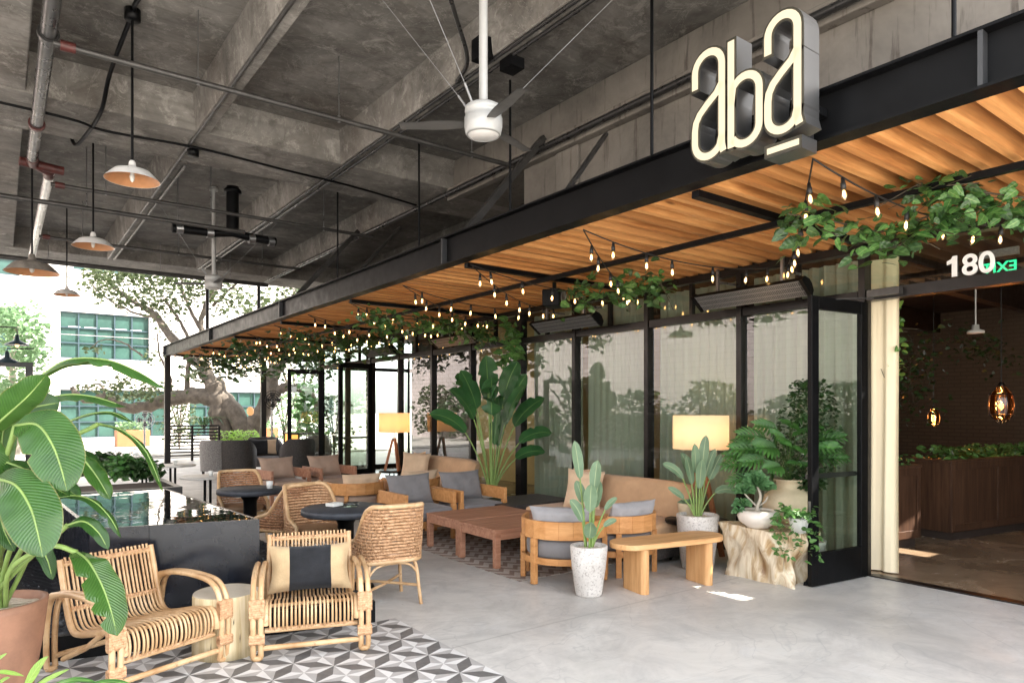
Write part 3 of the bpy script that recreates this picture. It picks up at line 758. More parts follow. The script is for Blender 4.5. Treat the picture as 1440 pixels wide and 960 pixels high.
m = MB(); m.bar((BX+.16,6.2,3.645),(BX+.16,13.5,3.645),.03); m.bar((BX+.16,6.2,4.25),(BX+.16,13.2,4.25),.03)
for y in (6.3, 8.6, 10.9, 13.1): m.bar((BX+.16,y,3.66),(BX+.16,y,4.235),.022)
# posts from the far ceiling edge down to the pergola
for x, lb in ((4.22,'slim dark post from ceiling edge to the beam, nearer the column'),(5.5,'slim dark post from ceiling edge to the beam, right of the far fan')):
    m = MB(); m.tube([(x,18.55,3.52),(x,18.55,5.0)], .045, 10); m.lathe([(0,0),(.08,0),(.08,.02),(0,.02)], 10, (x,18.55,4.985)); tag(m.build('edge_post', M['bronze']), lb, 'post', 'posts at the ceiling edge')

# ---- ceiling fans
M['fanblade'] = plain('grey fan blade', (.075,.073,.07), .5, 0, .08, 5)
def fan(loc, label, ang, first=None):
    o = thing('ceiling_fan', label, 'ceiling fan', loc, 0, 'ceiling fans')
    hz = 3.78
    m = MB(); m.tube([(0,0,hz+.1),(0,0,5.42)], .033, 14); m.lathe([(.0,0),(.07,0),(.06,.06),(0,.06)], 16, (0,0,5.36)); m.build('pole', M['fanwhite'], o)
    m = MB(); m.lathe([(0,.145),(.10,.145),(.135,.125),(.14,.09),(.135,.085),(.135,.05),(.142,.045),(.142,-.02),(.132,-.07),(.12,-.085),(.118,-.075),(.0,-.075)], 40, (0,0,hz)); m.build('motor_housing', M['fanwhite'], o)
    m = MB(); m.lathe([(.0,-.088),(.108,-.084),(.117,-.076)], 32, (0,0,hz)); m.build('hub_cover', M['white'], o)
    for k in range(3):
        a = ang+k*2*pi/3; b = MB()
        def fn(u, v):
            r = .13+u*.50; w = .028+.028*sin(min(1,u*1.25+.1)*pi*.8); s = (v-.5)*2*w
            return (r*cos(a)-s*sin(a), r*sin(a)+s*cos(a), hz+.005+.16*s+.0*u)
        b.grid(fn, 14, 4); b.add([(p[0],p[1],p[2]-.006) for p in b.v[:75]], [tuple(reversed(f)) for f in b.f[:56]], 0, True)
        b.build('blade', M['fanblade'], o)
    for k, (dx, dy) in enumerate(((-1.2,-.25),(-.75,1.0),(1.35,-.9),(.62,.9))):
        w = MB(); w.tube([(.1*dx,.1*dy,hz+.14),(dx,dy,5.40)], .0022, 5); w.tube([(.1*dx,.1*dy,hz+.13),(.16*dx,.16*dy,hz+.24)], .009, 6); w.build('guy_wire', M['steelwire'], o)
    return o
fan((2.89,4.21,0), 'near white ceiling fan with round grey hub on long pole', .35)
fan((2.9,12.3,0), 'far small ceiling fan beyond the cross beam', .5)

# ---- pendant lamps
def pendant(loc, s, label, rod_top):
    o = thing('pendant_lamp', label, 'pendant lamp', loc, 0, 'barn style pendant lamps')
    m = MB(); m.tube([(0,0,.26*s),(0,0,rod_top-loc[2])], .012, 8); m.build('rod', M['black'], o)
    m = MB(); m.lathe([(0,.30*s),(.04*s,.30*s),(.06*s,.27*s),(.072*s,.19*s),(.10*s,.15*s),(.23*s,.125*s),(.33*s,.09*s),(.40*s,.02*s),(.5*s,-.09*s),(.506*s,-.096*s)], 40); m.build('lamp_shade', M['rust' if s > .5 else 'white'], o)
    m = MB(); m.lathe([(.0,.125*s),(.09*s,.13*s),(.22*s,.115*s),(.322*s,.08*s),(.392*s,.012*s),(.497*s,-.094*s)], 40); m.build('shade_lining', M['copper'], o)
    m = MB(); m.lathe([(0,.04),(.03*s,.03),(.05*s,-.01),(.035*s,-.05),(0,-.065)], 14); m.build('bulb', M['potwhite'], o)
    return o
def pxd(px, X): 
    t = (px-720)/960; d = X/(.6+.8*t); return d
for px, py, dd, s, lb in ((186,247,6.45,.47,'nearest white pendant lamp with copper inside over the pool'), (131,342,9.2,.50,'second white pendant lamp behind the nearest one'), (45,377,9.0,.62,'large weathered pendant lamp with a thick neck at far left'), (94,412,12.8,.44,'small distant pendant lamp in front of the pale building')):
    p = P(px, py, dd); pendant(tuple(p), s, lb, 5.42)

# ---- radiant heaters
def heater(yc, label):
    o = thing('patio_heater', label, 'heater', (6.5,yc,2.88), 0, 'radiant heaters hung along the glass front')
    tilt = Matrix.Rotation(radians(38), 4, 'Y')
    m = MB(); m.prism([(-.115,.0),(-.10,.05),(-.03,.085),(.03,.085),(.10,.05),(.115,0.)], -.66, .66, 0, tilt@Matrix.Rotation(pi/2,4,'X'))
    for s in (-1, 1): m.prism([(-.125,-.012),(-.105,.06),(-.03,.095),(.03,.095),(.105,.06),(.125,-.012)], -.02, .02, 0, tilt@Matrix.Translation((0,s*.67,0))@Matrix.Rotation(pi/2,4,'X'))
    m.build('housing', M['black'], o)
    g_ = MB()
    for k in range(60):
        y = -.62+1.24*k/59
        g_.add([tilt@Vector(p) for p in ((-.105,y,-.006),(.105,y,-.006),(.105,y+.008,-.006),(-.105,y+.008,-.006))], [(3,2,1,0)])
    for x in (-.1,-.035,.035,.1):
        g_.add([tilt@Vector(p) for p in ((x-.006,-.64,-.008),(x+.006,-.64,-.008),(x+.006,.64,-.008),(x-.006,.64,-.008))], [(3,2,1,0)])
    g_.build('grille', M['heater'], o)
    r_ = MB(); r_.add([tilt@Vector(p) for p in ((-.108,-.645,-.002),(.108,-.645,-.002),(.108,.645,-.002),(-.108,.645,-.002))], [(3,2,1,0)]); r_.build('reflector', M['heatback'], o)
    for s in (-.4, .4): b_ = MB(); b_.bar((.02,s,.07),(.02,s,.36),.03); b_.bar((.02,s,.22),(.36,s,.22),.025); b_.build('bracket', M['galv'], o)
    return o
for k, lb in enumerate(('radiant heater bar nearest the entrance door', 'radiant heater bar above the big plant, second from entrance', 'radiant heater bar third from the entrance', 'farthest radiant heater bar by the far doors')):
    heater(4.4+3.02*k, lb)
# speaker boxes under the slats
for (x, y, lb) in ((5.75,6.75,'black loudspeaker box under the slats beside the ivy'), (5.6,13.4,'black loudspeaker box under the far slats')):
    o = thing('loudspeaker', lb, 'loudspeaker', (x,y,3.0), .5, 'loudspeakers under the pergola')
    m = MB(); m.box(-.14,.14,-.12,.12,-.02,.2); m.build('case', M['black'], o, bevel=.015)
    m = MB(); m.lathe([(0,0),(.085,0),(.095,.012),(.1,0)], 24); m.xform(Matrix.Translation((0,-.125,.09))@Matrix.Rotation(pi/2,4,'X')); m.build('grille', M['heater'], o)
    m = MB(); m.bar((0,0,.2),(0,0,.30),.04); m.build('bracket', M['black'], o)

# ---- lit sign
sg = thing('restaurant_sign', 'lit cream letters aba with underline in deep steel channels on the black beam', 'sign', (3.78,0,0))
def stroke(path, w):
    """2D polyline with mitred width -> quads outline (left list, right list)"""
    L_, R_ = [], []
    n = len(path)
    for i in range(n):
        a = Vector(path[max(i-1,0)]); b = Vector(path[min(i+1,n-1)])
        t = (b-a).normalized(); nn = Vector((-t.y, t.x)); p = Vector(path[i])
        L_.append(p+nn*w/2); R_.append(p-nn*w/2)
    return L_, R_
def channel(mb, path, w, x0, x1, ext=0.):
    path = [Vector(p) for p in path]
    if ext:
        path[0] = path[0]+(path[0]-path[1]).normalized()*ext; path[-1] = path[-1]+(path[-1]-path[-2]).normalized()*ext
    L_, R_ = stroke(path, w); n = len(path)
    # 2D (s,z): s runs right in the picture = -Y
    pts = []
    for x in (x0, x1):
        for p in L_: pts.append((x, -p.x, p.y))
        for p in R_: pts.append((x, -p.x, p.y))
    fs = []
    for i in range(n-1):
        fs.append((i, i+1, n+i+1, n+i)); o = 2*n
        fs.append((o+i+1, o+i, o+n+i, o+n+i+1))
        fs.append((i+1, i, o+i, o+i+1)); fs.append((n+i, n+i+1, o+n+i+1, o+n+i))
    fs.append((0, n, 3*n, 2*n)); fs.append((n-1, 3*n-1, 4*n-1, 2*n-1))
    mb.add(pts, fs)
def arc(cx, cz, rx, rz, a0, a1, n=12):
    return [(cx+rx*cos(radians(a0+(a1-a0)*k/n)), cz+rz*sin(radians(a0+(a1-a0)*k/n))) for k in range(n+1)]
def letter(kind, s0, w, z0, z1):
    r = w/2; H = z1-z0
    if kind == 'a':
        top = [(s0, z1-r-.17*H*.9)]+[(s0, z1-r)]+arc(s0+r, z1-r, r, r, 180, 0)[1:]+[(s0+w, z0+.16), (s0+w, z0+.05), (s0+w+.012, z0)]
        zb = z0+.46*H
        bowl = [(s0+w, z0+.66*H)]+[(s0+w*.8, z0+.575*H), (s0+w*.45, z0+.50*H), (s0+w*.18, z0+.43*H), (s0+w*.04, z0+.36*H), (s0, z0+.28*H), (s0, z0+r)]+arc(s0+r, z0+r, r, r, 180, 330)[1:]+[(s0+w, z0+r*1.05)]
        return [top, bowl]
    st = [(s0, z1), (s0, z0)]
    zt = z0+.62*H
    bowl = [(s0, zt-r*1.5)]+arc(s0+r, zt-r, r, r, 150, 0)+[(s0+w, z0+r)]+arc(s0+r, z0+r, r, r, 0, -150)[1:]
    return [st, bowl]
letters = [('a', -2.965, .215), ('b', -2.68, .205), ('a', -2.415, .195)]
ZS0, ZS1 = 3.34, 4.03
SD = .17
for kd, s0, w in letters:
    st_ = letter(kd, s0, w, ZS0, ZS1)
    a_ = MB(); e_ = MB(); f_ = MB()
    for p in st_:
        channel(a_, p, .078, .004, SD, .018); channel(e_, p, .076, .0, .0035, .018); channel(f_, p, .048, -.004, -.001, .0)
    ob = a_.build('letter_channel', M['signside'], sg); e_.build('letter_rim', M['signedge'], ob); f_.build('lit_face', M['signface'], ob)
a_ = MB(); channel(a_, [(-2.43, 3.235), (-2.205, 3.235)], .078, .004, SD, .01); ob = a_.build('underline_channel', M['signside'], sg)
e_ = MB(); channel(e_, [(-2.43, 3.235), (-2.205, 3.235)], .076, 0, .0035, .01); e_.build('underline_rim', M['signedge'], ob)
a_ = MB(); channel(a_, [(-2.42, 3.235), (-2.21, 3.235)], .036, -.004, -.001); a_.build('lit_face', M['signface'], ob)
a_ = MB()
for y in (2.9, 2.6, 2.32): a_.box(SD+.002, .33, y-.02, y+.02, 3.40, 3.55)
a_.box(SD+.002,.30,2.2,2.98,3.45,3.5); a_.build('mount', M['black'], sg)

# ---- string lights: zigzag strands with socket + bulb
bulb_me = None
def strands():
    beam = [2.36, 4.53, 6.37, 7.97, 9.7, 11.4, 13.2, 15.0, 16.8, 18.6, 20.4, 22.2]
    glassn = [2.0, 4.1, 6.2, 7.9, 9.6, 11.3, 13.1, 14.9, 16.7, 18.5, 20.3, 22.1, 23.2]
    ords = ['nearest', 'second', 'third', 'fourth', 'fifth', 'sixth', 'seventh', 'eighth', 'ninth', 'tenth', 'eleventh', 'twelfth']
    sm = MB(); sm.lathe([(0,.0),(.012,.0),(.014,-.03),(.018,-.035),(.018,-.075),(0,-.075)], 10)
    bm = MB(); bm.lathe([(.010,-.072),(.012,-.082),(.020,-.105),(.022,-.125),(.016,-.146),(.004,-.157),(0,-.159)], 12)
    fm = MB(); fm.tube([(-.006,0,-.09),(-.010,0,-.145),(0,0,-.155),(.010,0,-.145),(.006,0,-.09)], .0035, 5)
    so_ = sm.build('socket', M['cordblack']); bm.lathe([(0,-.085),(.006,-.09),(.010,-.11),(.009,-.128),(0,-.138)], 8, mi=1); bo = bm.build('bulb', [M['bulbglass'], M['bulbcore']]); fo = None
    smesh, bmesh_ = so_.data, bo.data
    bpy.data.objects.remove(so_); bpy.data.objects.remove(bo)
    for i, yb in enumerate(beam):
        for side in (0, 1):
            yg = glassn[i+side]
            a = Vector((BX+.1, yb, 3.27)); b = Vector((FX-.12, yg, 3.2))
            L = (b-a).length; n = max(4, int(L/.40)); sag = .11+.05*rnd.random()
            lb = '%s warm bulb strand %s' % (ords[i], 'running straight from beam to glass' if side == 0 else 'running diagonally from beam to glass')
            lb += ', counted from the entrance'
            o = thing('string_light', lb, 'string light', (0,0,0), 0, 'warm filament bulb strands zigzagging under the pergola')
            path = []
            for k in range(25):
                t = k/24; p = a.lerp(b, t); p.z -= sag*4*t*(1-t); path.append(p)
            m = MB(); m.tube(path, .0065, 5)
            ob = m.build('cord', M['cordblack'], o)
            for k in range(n):
                t = (k+.6)/(n+.2)+rnd.uniform(-.03,.03); p = a.lerp(b, t); p.z -= sag*4*t*(1-t)+.006
                s1 = bpy.data.objects.new('socket', smesh); COL.objects.link(s1); s1.parent = o; s1.location = p; s1.rotation_euler = (rnd.uniform(-.12,.12), rnd.uniform(-.12,.12), rnd.random()*6)
                b1 = bpy.data.objects.new('bulb', bmesh_); COL.objects.link(b1); b1.parent = s1
strands()
# ================================================================== FURNITURE
def lounge_chair(loc, f, label):
    o = thing('rattan_lounge_chair', label, 'lounge chair', loc, face(*f), 'rattan lounge chairs')
    prof = smooth_path([(-.335,.185),(-.372,.235),(-.372,.31),(-.325,.362),(-.20,.352),(.0,.305),(.15,.275),(.23,.29),(.285,.37),(.34,.53),(.395,.705)], 5)
    prof = [(p.x, p.y) if False else (p[0], p[1]) for p in prof]
    s = MB()
    n = 21
    for k in range(n):
        x = -.262+.524*k/(n-1)+rnd.uniform(-.002,.002)
        jit = rnd.uniform(-.003,.003)
        s.tube([(x, y+jit, z+jit) for y, z in prof], .0080, 6)
    s.build('slat_seat', M['rattan'], o)
    for sx in (-1, 1):
        m = MB(); m.tube([(sx*.292, y, z-.012) for y, z in prof[6:]], .020, 8); m.build('side_rail', M['rattan'], o)
        ar = [(.325,.495),(.20,.52),(.02,.535),(-.18,.53),(-.29,.505),(-.355,.44),(-.385,.34),(-.385,.20),(-.372,.06),(-.362,.032)]
        m = MB()
        for dx in (-.024, .024):
            m.tube(smooth_path([(sx*(.345)+dx, y, z) for y, z in ar], 5), .018, 8)
        m.tube([(sx*.345-.024,-.362,.032),(sx*.345-.012,-.36,.020),(sx*.345+.012,-.36,.020),(sx*.345+.024,-.362,.032)], .021, 8)
        m.build('armrest', M['rattan'], o)
        m = MB()
        for z in (.135,.15,.165): m.tube([(sx*.345-.048,-.385,z),(sx*.345+.048,-.385,z)], .0215, 8)
        m.build('cane_binding', M['wicker'], o); m = MB()
        for z in (.30,.315,.33,.345,.36,.375,.39): m.tube([(sx*.345-.048,-.385,z),(sx*.345+.048,-.385,z)], .0215, 8)
        m.build('cane_binding', M['wicker'], o)
        lg = [(.20,.515),(.30,.49),(.355,.42),(.385,.30),(.395,.18),(.39,.06),(.385,.03)]
        m = MB()
        for dx in (-.024, .024): m.tube(smooth_path([(sx*.345+dx, y, z) for y, z in lg], 4), .018, 8)
        m.tube([(sx*.345-.024,.385,.03),(sx*.345,.383,.02),(sx*.345+.024,.385,.03)], .021, 8)
        m.build('leg', M['rattan'], o)
        m = MB(); m.tube([(sx*.30,.33,.08),(sx*.30,.05,.20),(sx*.295,-.15,.325)], .017, 8); m.build('brace', M['rattan'], o)
    for p_, q_, r_ in (((-.32,-.365,.085),(.32,-.365,.085),.0185),((-.33,.38,.10),(.33,.38,.10),.018),((-.30,-.335,.19),(.30,-.335,.19),.018),((-.3,.30,.385),(.3,.30,.385),.014),((-.3,.385,.66),(.3,.385,.66),.014),((-.3,-.31,.345),(.3,-.31,.345),.012)):
        m = MB(); m.tube([p_, q_], r_, 8); m.build('stretcher', M['rattan'], o)
    for y, z in ((.297,.40),(.39,.675),(-.34,.205)):
        m = MB()
        for k in range(n):
            x = -.262+.524*k/(n-1); m.bar((x-.0125,y-.012,z),(x+.0125,y-.012,z),.016,.014)
        m.build('rail_binding', M['wicker'], o)
    return o
chairA = lounge_chair((.715,4.925,.004), (.35,-.937), 'rattan slatted lounge chair under the big banana leaf with no pillow')
# second one is a copy
o2 = dup(chairA, (1.79,4.80,.004), face(-.33,-.944), 'rattan slatted lounge chair holding a black striped pillow')

def pillow_mesh(w, h, t, n=16, pinch=.17):
    m = MB()
    for sgn in (1, -1):
        def fn(u, v):
            x, y = 2*u-1, 2*v-1
            th = (max(0,(1-x**4))*max(0,(1-y**4)))**.55
            px_ = x*(1-pinch*(1-abs(x))*0-.06*(1-y*y)*abs(x)**3*0 - pinch*.9*(1-abs(y)**1.5)*0)
            sx = 1-pinch*(1-y*y)*x*x; sy = 1-pinch*(1-x*x)*y*y
            wr = (.016*sin(9*x+3*y)+.014*sin(14*(x-.7)*(y+.6))+.012*sin(11*(x+.8)*(y-.7)))*th
            return (x*w/2*(1-pinch*(1-abs(y)**2)*abs(x)**2*.6), sgn*(th*t/2+wr*.4), y*h/2*(1-pinch*(1-abs(x)**2)*abs(y)**2*.6))
        st = len(m.f); m.grid(fn, n, n, 0, True, True)
        if sgn > 0: 
            for k in range(st, len(m.f)): m.f[k] = tuple(reversed(m.f[k]))
    return m
def pillow(loc, f, w, h, t, mat, label, lean=15, group=None, roll=0, name='throw_pillow', parent=None, mi=None):
    m = pillow_mesh(w, h, t)
    m.xform(Matrix.Rotation(radians(-lean), 4, 'X')@Matrix.Rotation(radians(roll), 4, 'Y'))
    if mi: 
        for k, fc in enumerate(m.f):
            xs = sum(m.uv[i][0] for i in fc)/len(fc)
            m.m[k] = 1 if mi[0] < xs < mi[1] else 0
    o = m.build(name, mat, parent)
    o.location = loc; o.rotation_euler = (0,0,face(*f))
    if parent is None: tag(o, label, 'pillow', group)
    return o
# lumbar pillow with black middle on second chair
fb = Vector((-.33,-.944,0)); pb = Vector((1.79,4.80,.004))
pillow(tuple(pb-fb*.205+Vector((0,0,.470))), (-.33,-.944), .60, .35, .16, [M['jute'], M['blackweave']], 'natural jute lumbar pillow with wide black middle band', 17, None, 0, 'lumbar_pillow', None, (.26,.76))

# stump side table
st = thing('stump_table', 'round pale log side table between the two rattan lounge chairs', 'side table', (1.235,4.90,.004))
m = MB()
m.lathe([(.0,0),(.212,0),(.214,.1),(.214,.25),(.212,.40),(.208,.41)], 40, wob=.010); m.build('log', M['stumppale'], st)
m = MB(); m.lathe([(.209,.409),(.15,.412),(0,.413)], 40, wob=.010); m.build('cut_top', plain('sawn log top', (.56,.50,.40), .45, 0, .12, 9), st)
m = MB()
for k in range(9):
    a = -2.4+rnd.uniform(0, 2.2); z = rnd.uniform(.05,.28); h = rnd.uniform(.04,.11)
    r = .2145
    m.add([((r+.001)*cos(a),(r+.001)*sin(a),z),((r+.002)*cos(a+.018),(r+.002)*sin(a+.018),z+h*.4),((r+.001)*cos(a+.008),(r+.001)*sin(a+.008),z+h),((r+.002)*cos(a-.012),(r+.002)*sin(a-.012),z+h*.5)], [(0,1,2,3)])
m.build('bark_crack', M['vinestem'], st)

# wicker dining chair
def dining_chair(loc, f, label, mat, matkey):
    o = thing('wicker_dining_chair', label, 'dining chair', loc, face(*f), 'woven dining chairs')
    def base(u, z):     # u -1..1 across the wrap-around back
        ph = u*radians(100)
        lean = .16*(max(0, z-.44)/.42)
        # flat-ish back then round the corner forward
        R = .27; e = 4.6
        cx = abs(sin(ph))**(2/e)*(1 if sin(ph) > 0 else -1)*R; cyy = abs(cos(ph))**(2/e)*(1 if cos(ph) > 0 else -1)*R*.92
        return Vector((cx*(1-.06*max(0,(z-.55))/.3), cyy-.02+lean*max(0, cos(ph)), z))
    def top(u):
        a = abs(u)
        if a < .52: return .865-.03*(a/.52)**8
        t = min(1, (a-.52)/.48); t = t*t*(3-2*t)
        return .835*(1-t)+.50*t
    z0 = .385
    m = MB(); rows = 17
    for r in range(rows):
        z = z0+.02+(.865-z0-.03)*r/(rows-1)
        um = 0
        for q in range(101):
            if top(q/100) > z+.008: um = q/100
        if um < .05: continue
        k = max(10, int(um*44)); path = []
        for i in range(k+1):
            u = -um+2*um*i/k; p = base(u, z)
            nrm = Vector((p.x, p.y, 0)).normalized(); w = .006*(1 if (i+r) % 2 else -1)
            p = p+nrm*w*1.0; p.z += 0
            path.append(p)
        m.tube(path, [.0145 if (i+r) % 2 else .011 for i in range(len(path))], 6)
    m.build('woven_back', mat, o)
    m = MB()      # diagonal lashing
    for q in range(13):
        u0 = -.95+1.9*q/12
        for sg_ in (1, -1):
            path = []
            for i in range(15):
                t = i/14; u = u0+sg_*.42*t; z = z0+.03+t*.46
                if abs(u) > .97 or z > top(u)-.01: break
                p = base(u, z); nrm = Vector((p.x,p.y,0)).normalized(); path.append(p+nrm*.016)
            if len(path) > 2: m.tube(path, .0032, 4, 0, False)
    m.build('lashing', mat, o)
    m = MB()
    rim = [base(u, top(u)) for u in [-1+2*i/60 for i in range(61)]]
    rim = [base(-1, z0+.02)]+rim+[base(1, z0+.02)]
    m.tube(rim, .021, 8); m.tube([base(-1+2*i/40, z0) for i in range(41)]+[Vector((.16,-.24,z0)),Vector((-.16,-.24,z0))], .020, 8, 0, False, True)
    m.build('rim', M['rattan'], o)
    m = MB(); m.lathe([(0,.40),(.22,.40),(.245,.42),(.25,.445),(.235,.47),(.15,.482),(0,.485)], 32); m.xform(Matrix.Diagonal((.98,.96,1,1))); m.build('seat_cushion', M['leather'], o)
    for sx in (-1, 1):
        for sy in (-1, 1):
            m = MB(); m.tube(smooth_path([(sx*.19,sy*.18,.39),(sx*.212,sy*.205,.30),(sx*.225,sy*.22,.15),(sx*.24,sy*.235,.0)], 4), .016, 8); m.build('leg', M['rattan'], o)
    m = MB()
    m.tube([(-.222,-.218,.16),(0,0,.15),(.222,.218,.16)], .013, 8); m.tube([(.222,-.218,.16),(0,0,.165),(-.222,.218,.16)], .013, 8)
    for a, b in (((-1,1),(1,1)),((-1,-1),(1,-1)),((-1,-1),(-1,1)),((1,-1),(1,1))):
        pa = Vector((a[0]*.215,a[1]*.21,.27)); pb_ = Vector((b[0]*.215,b[1]*.21,.27)); mid = (pa+pb_)/2
        m.tube(smooth_path([pa, pa.lerp(mid,.35)+Vector((0,0,.075)), mid+Vector((0,0,.095)), pb_.lerp(mid,.35)+Vector((0,0,.075)), pb_], 4), .011, 6)
    m.build('stretcher', M['rattan'], o)
    return o
dining_chair((2.66,5.38,0), (.12,.99), 'light woven dining chair seen from behind beside the near black table', M['wicker'], 'w')
dc3 = dining_chair((2.45,7.42,0), (-.5,.87), 'brown woven dining chair with its back turned, touching the pool side', M['wickerbrown'], 'b')
dc2 = dining_chair((2.57,6.72,0), (.05,-1), 'light woven dining chair facing us behind the near black table', M['wicker'], 'w')
dup(dc3, (2.42,8.80,0), face(-.05,-1), 'brown woven dining chair facing us behind the farther black table')

def pedestal_table(loc, r, label):
    o = thing('pedestal_table', label, 'table', loc, 0, 'black stone pedestal tables')
    m = MB(); m.lathe([(0,.685),(r*.96,.685),(r,.695),(r*1.005,.72),(r,.738),(r*.97,.745),(0,.746)], 48, wob=.004); m.build('tabletop', M['slate'], o)
    m = MB(); m.lathe([(.075,.02),(.07,.3),(.075,.60),(.12,.684)], 20); m.build('pedestal', M['black'], o)
    m = MB(); m.lathe([(0,0),(.26,0),(.255,.015),(.10,.035),(.07,.05)], 32); m.build('base', M['black'], o); return o
pedestal_table((2.57,6.0,0), .40, 'round charcoal stone table nearest, with a glass ashtray on it')
pedestal_table((2.31,8.12,0), .36, 'round charcoal stone table farther back, with a small cup on it')
ash = MB(); ash.lathe([(0,.747),(.075,.747),(.085,.78),(.08,.785),(.055,.755),(0,.755)], 8); o = ash.build('ashtray', M['glassclear']); o.location = (2.62,6.0,.002); tag(o, 'clear faceted glass ashtray on the near charcoal table', 'ashtray')
nap = MB(); nap.cbox((0,0,.02),(.13,.1,.03)); o = nap.build('napkin_box', M['potwhite'], None, bevel=.004); o.location = (2.50,6.1,.748); o.rotation_euler = (0,0,.4); tag(o, 'small white napkin box on the near charcoal table', 'box')
def cup(loc, label, mat='potwhite', s=1):
    m = MB(); m.lathe([(0,0),(.026*s,0),(.032*s,.07*s),(.029*s,.07*s),(.024*s,.01),(0,.01)], 16)
    o = m.build('cup', M[mat]); o.location = loc; return tag(o, label, 'cup', 'small cups on the tables')
cup((2.48,7.95,.748), 'small white cup on the farther charcoal table', 'potwhite', 1.2)

def bistro_table(loc, r, label):
    o = thing('bistro_table', label, 'table', loc, 0, 'thin pale bistro tables')
    m = MB(); m.lathe([(0,.722),(r*.98,.722),(r,.728),(r,.742),(r*.98,.746),(0,.747)], 40); m.build('tabletop', M['tabletop'], o)
    m = MB()
    for dx in (-.035,.035): m.tube([(dx,0,.72),(dx,0,.03)], .018, 8)
    for k in range(3):
        a = k*2*pi/3+.4; m.tube(smooth_path([(0,0,.10),(.12*cos(a),.12*sin(a),.08),(.30*cos(a),.30*sin(a),.045),(.34*cos(a),.34*sin(a),.0)], 4), .014, 8)
    m.build('pedestal', M['black'], o)
for k, (px, py, lb, cl) in enumerate(((292,669,'thin pale round table next to the pool rim, nearest of three','small white cup on the nearest thin pale table'),(243,653.5,'thin pale round table in the middle of the three behind the pool','small white cup on the middle thin pale table'),(203,640.5,'thin pale round table farthest of the three behind the pool','small white cup on the farthest thin pale table'))):
    p = at(px, py, .745); bistro_table((p.x,p.y,0), .35, lb); cup((p.x+.03,p.y-.05,.748), cl)

# teak barrel chair
def barrel_chair(loc, f, label, cushion, pil, plabel, wd='teak', gname='low barrel back teak armchairs', pl=True):
    o = thing('barrel_armchair', label, 'armchair', loc, face(*f), gname)
    R, th = .40, .035
    def arcp(r, a): return (r*sin(a), r*cos(a)*.92)
    def band(z0, z1, amax, name, nseg, r=R, th=th):
        m = MB(); angs = [-amax+2*amax*k/nseg for k in range(nseg+1)]
        for k in range(nseg):
            a, b = angs[k]+.0005, angs[k+1]-.0005
            p = [arcp(r+th/2,a), arcp(r+th/2,b), arcp(r-th/2,b), arcp(r-th/2,a)]
            m.add([(x,y,z0) for x,y in p]+[(x,y,z1) for x,y in p], [(0,1,2,3),(7,6,5,4),(0,4,5,1),(1,5,6,2),(2,6,7,3),(3,7,4,0)])
        # arms continue straight forward
        for s in (-1, 1):
            x, y = arcp(r, s*amax); m.box(x-th/2, x+th/2, y-.24, y-.001, z0, z1)
        m.build(name, M[wd], o, bevel=.004)
    band(.43, .60, radians(92), 'curved_back', 10); band(.195, .255, radians(92), 'base_rail', 10)
    for a in (-90, -38, 38, 90):
        x, y = arcp(R, radians(a)); m = MB(); m.cbox((x,y,.2149),(.055,.05,.43),-radians(a)); m.build('leg', M[wd], o, bevel=.004)
    for s in (-1, 1):
        x, y = arcp(R, s*radians(92)); m = MB(); m.cbox((x,y-.215,.2149),(.045,.055,.43)); m.build('leg', M[wd], o, bevel=.004)
    m = MB(); m.box(-.36,.36,-.22,.0,.2,.24); m.build('seat_slats', M[wd], o)
    m = MB(); m.lathe([(0,.245),(.34,.245),(.365,.27),(.37,.36),(.355,.405),(.30,.43),(0,.44)], 36); m.xform(Matrix.Translation((0,-.03,0))@Matrix.Diagonal((1,1.0,1,1))); m.build('seat_cushion', cushion, o)
    if pl:
        q = Vector(loc)-Vector((f[0],f[1],0)).normalized()*.20+Vector((0,0,.56))
        pillow(tuple(q), f, .60, .36, .17, pil, plabel, 18, 'back pillows on the armchairs', 0, 'back_pillow')
    return o
barrel_chair((4.42,5.05,.008), (.74,.67), 'barrel back teak chair behind the slender white speckled pot', M['grey'], M['greylight'], 'light grey pillow in barrel chair behind the slender white pot')
barrel_chair((5.13,5.02,.0), (.05,1), 'barrel back teak chair behind the oak bench', M['grey'], M['greylight'], 'light grey pillow in barrel chair behind the oak bench')
barrel_chair((4.20,9.45,.0), (.05,1), 'barrel back teak chair with beige pillow, behind the grey armchairs, left one', M['pinktan'], M['tanlight'], 'beige pillow in the left barrel chair behind the grey armchairs')
barrel_chair((5.15,9.42,.0), (.05,1), 'barrel back teak chair with beige pillow, behind the grey armchairs, right one', M['pinktan'], M['tanlight'], 'beige pillow in the right barrel chair behind the grey armchairs')

def club_chair(loc, f, label, wd, cush, gname):
    o = thing('teak_armchair', label, 'armchair', loc, face(*f), gname)
    for s in (-1, 1):
        m = MB(); m.box(s*.345-.022, s*.345+.022, -.38, .36, .44, .60); m.build('armrest', wd, o, bevel=.006)
        for y in (-.345, .33):
            m = MB(); m.box(s*.345-.03, s*.345+.03, y-.03, y+.03, 0, .439) if True else None; m.build('leg', wd, o, bevel=.004)
    m = MB(); m.box(-.315,.315,-.37,-.335,.17,.25); m.box(-.315,.315,.32,.355,.17,.25); m.box(-.315,.315,.33,.36,.40,.52); m.box(-.315,-.285,-.334,.319,.17,.25); m.box(.285,.315,-.334,.319,.17,.25)
    m.build('frame', wd, o, bevel=.004)
    m = MB(); m.box(-.315,.315,-.40,.30,.255,.415); m.build('seat_cushion', cush, o, bevel=.045)
    b = pillow((0,.19,.60), (0,-1), .66, .42, .2, cush, None, 17, None, 0, 'back_cushion', o)
    return o
g1 = club_chair((4.31,7.80,.008), (.0,-1), 'teak armchair with dark grey cushions next to the brown tables, left of its twin', M['teak'], M['grey'], 'teak armchairs with square arms')
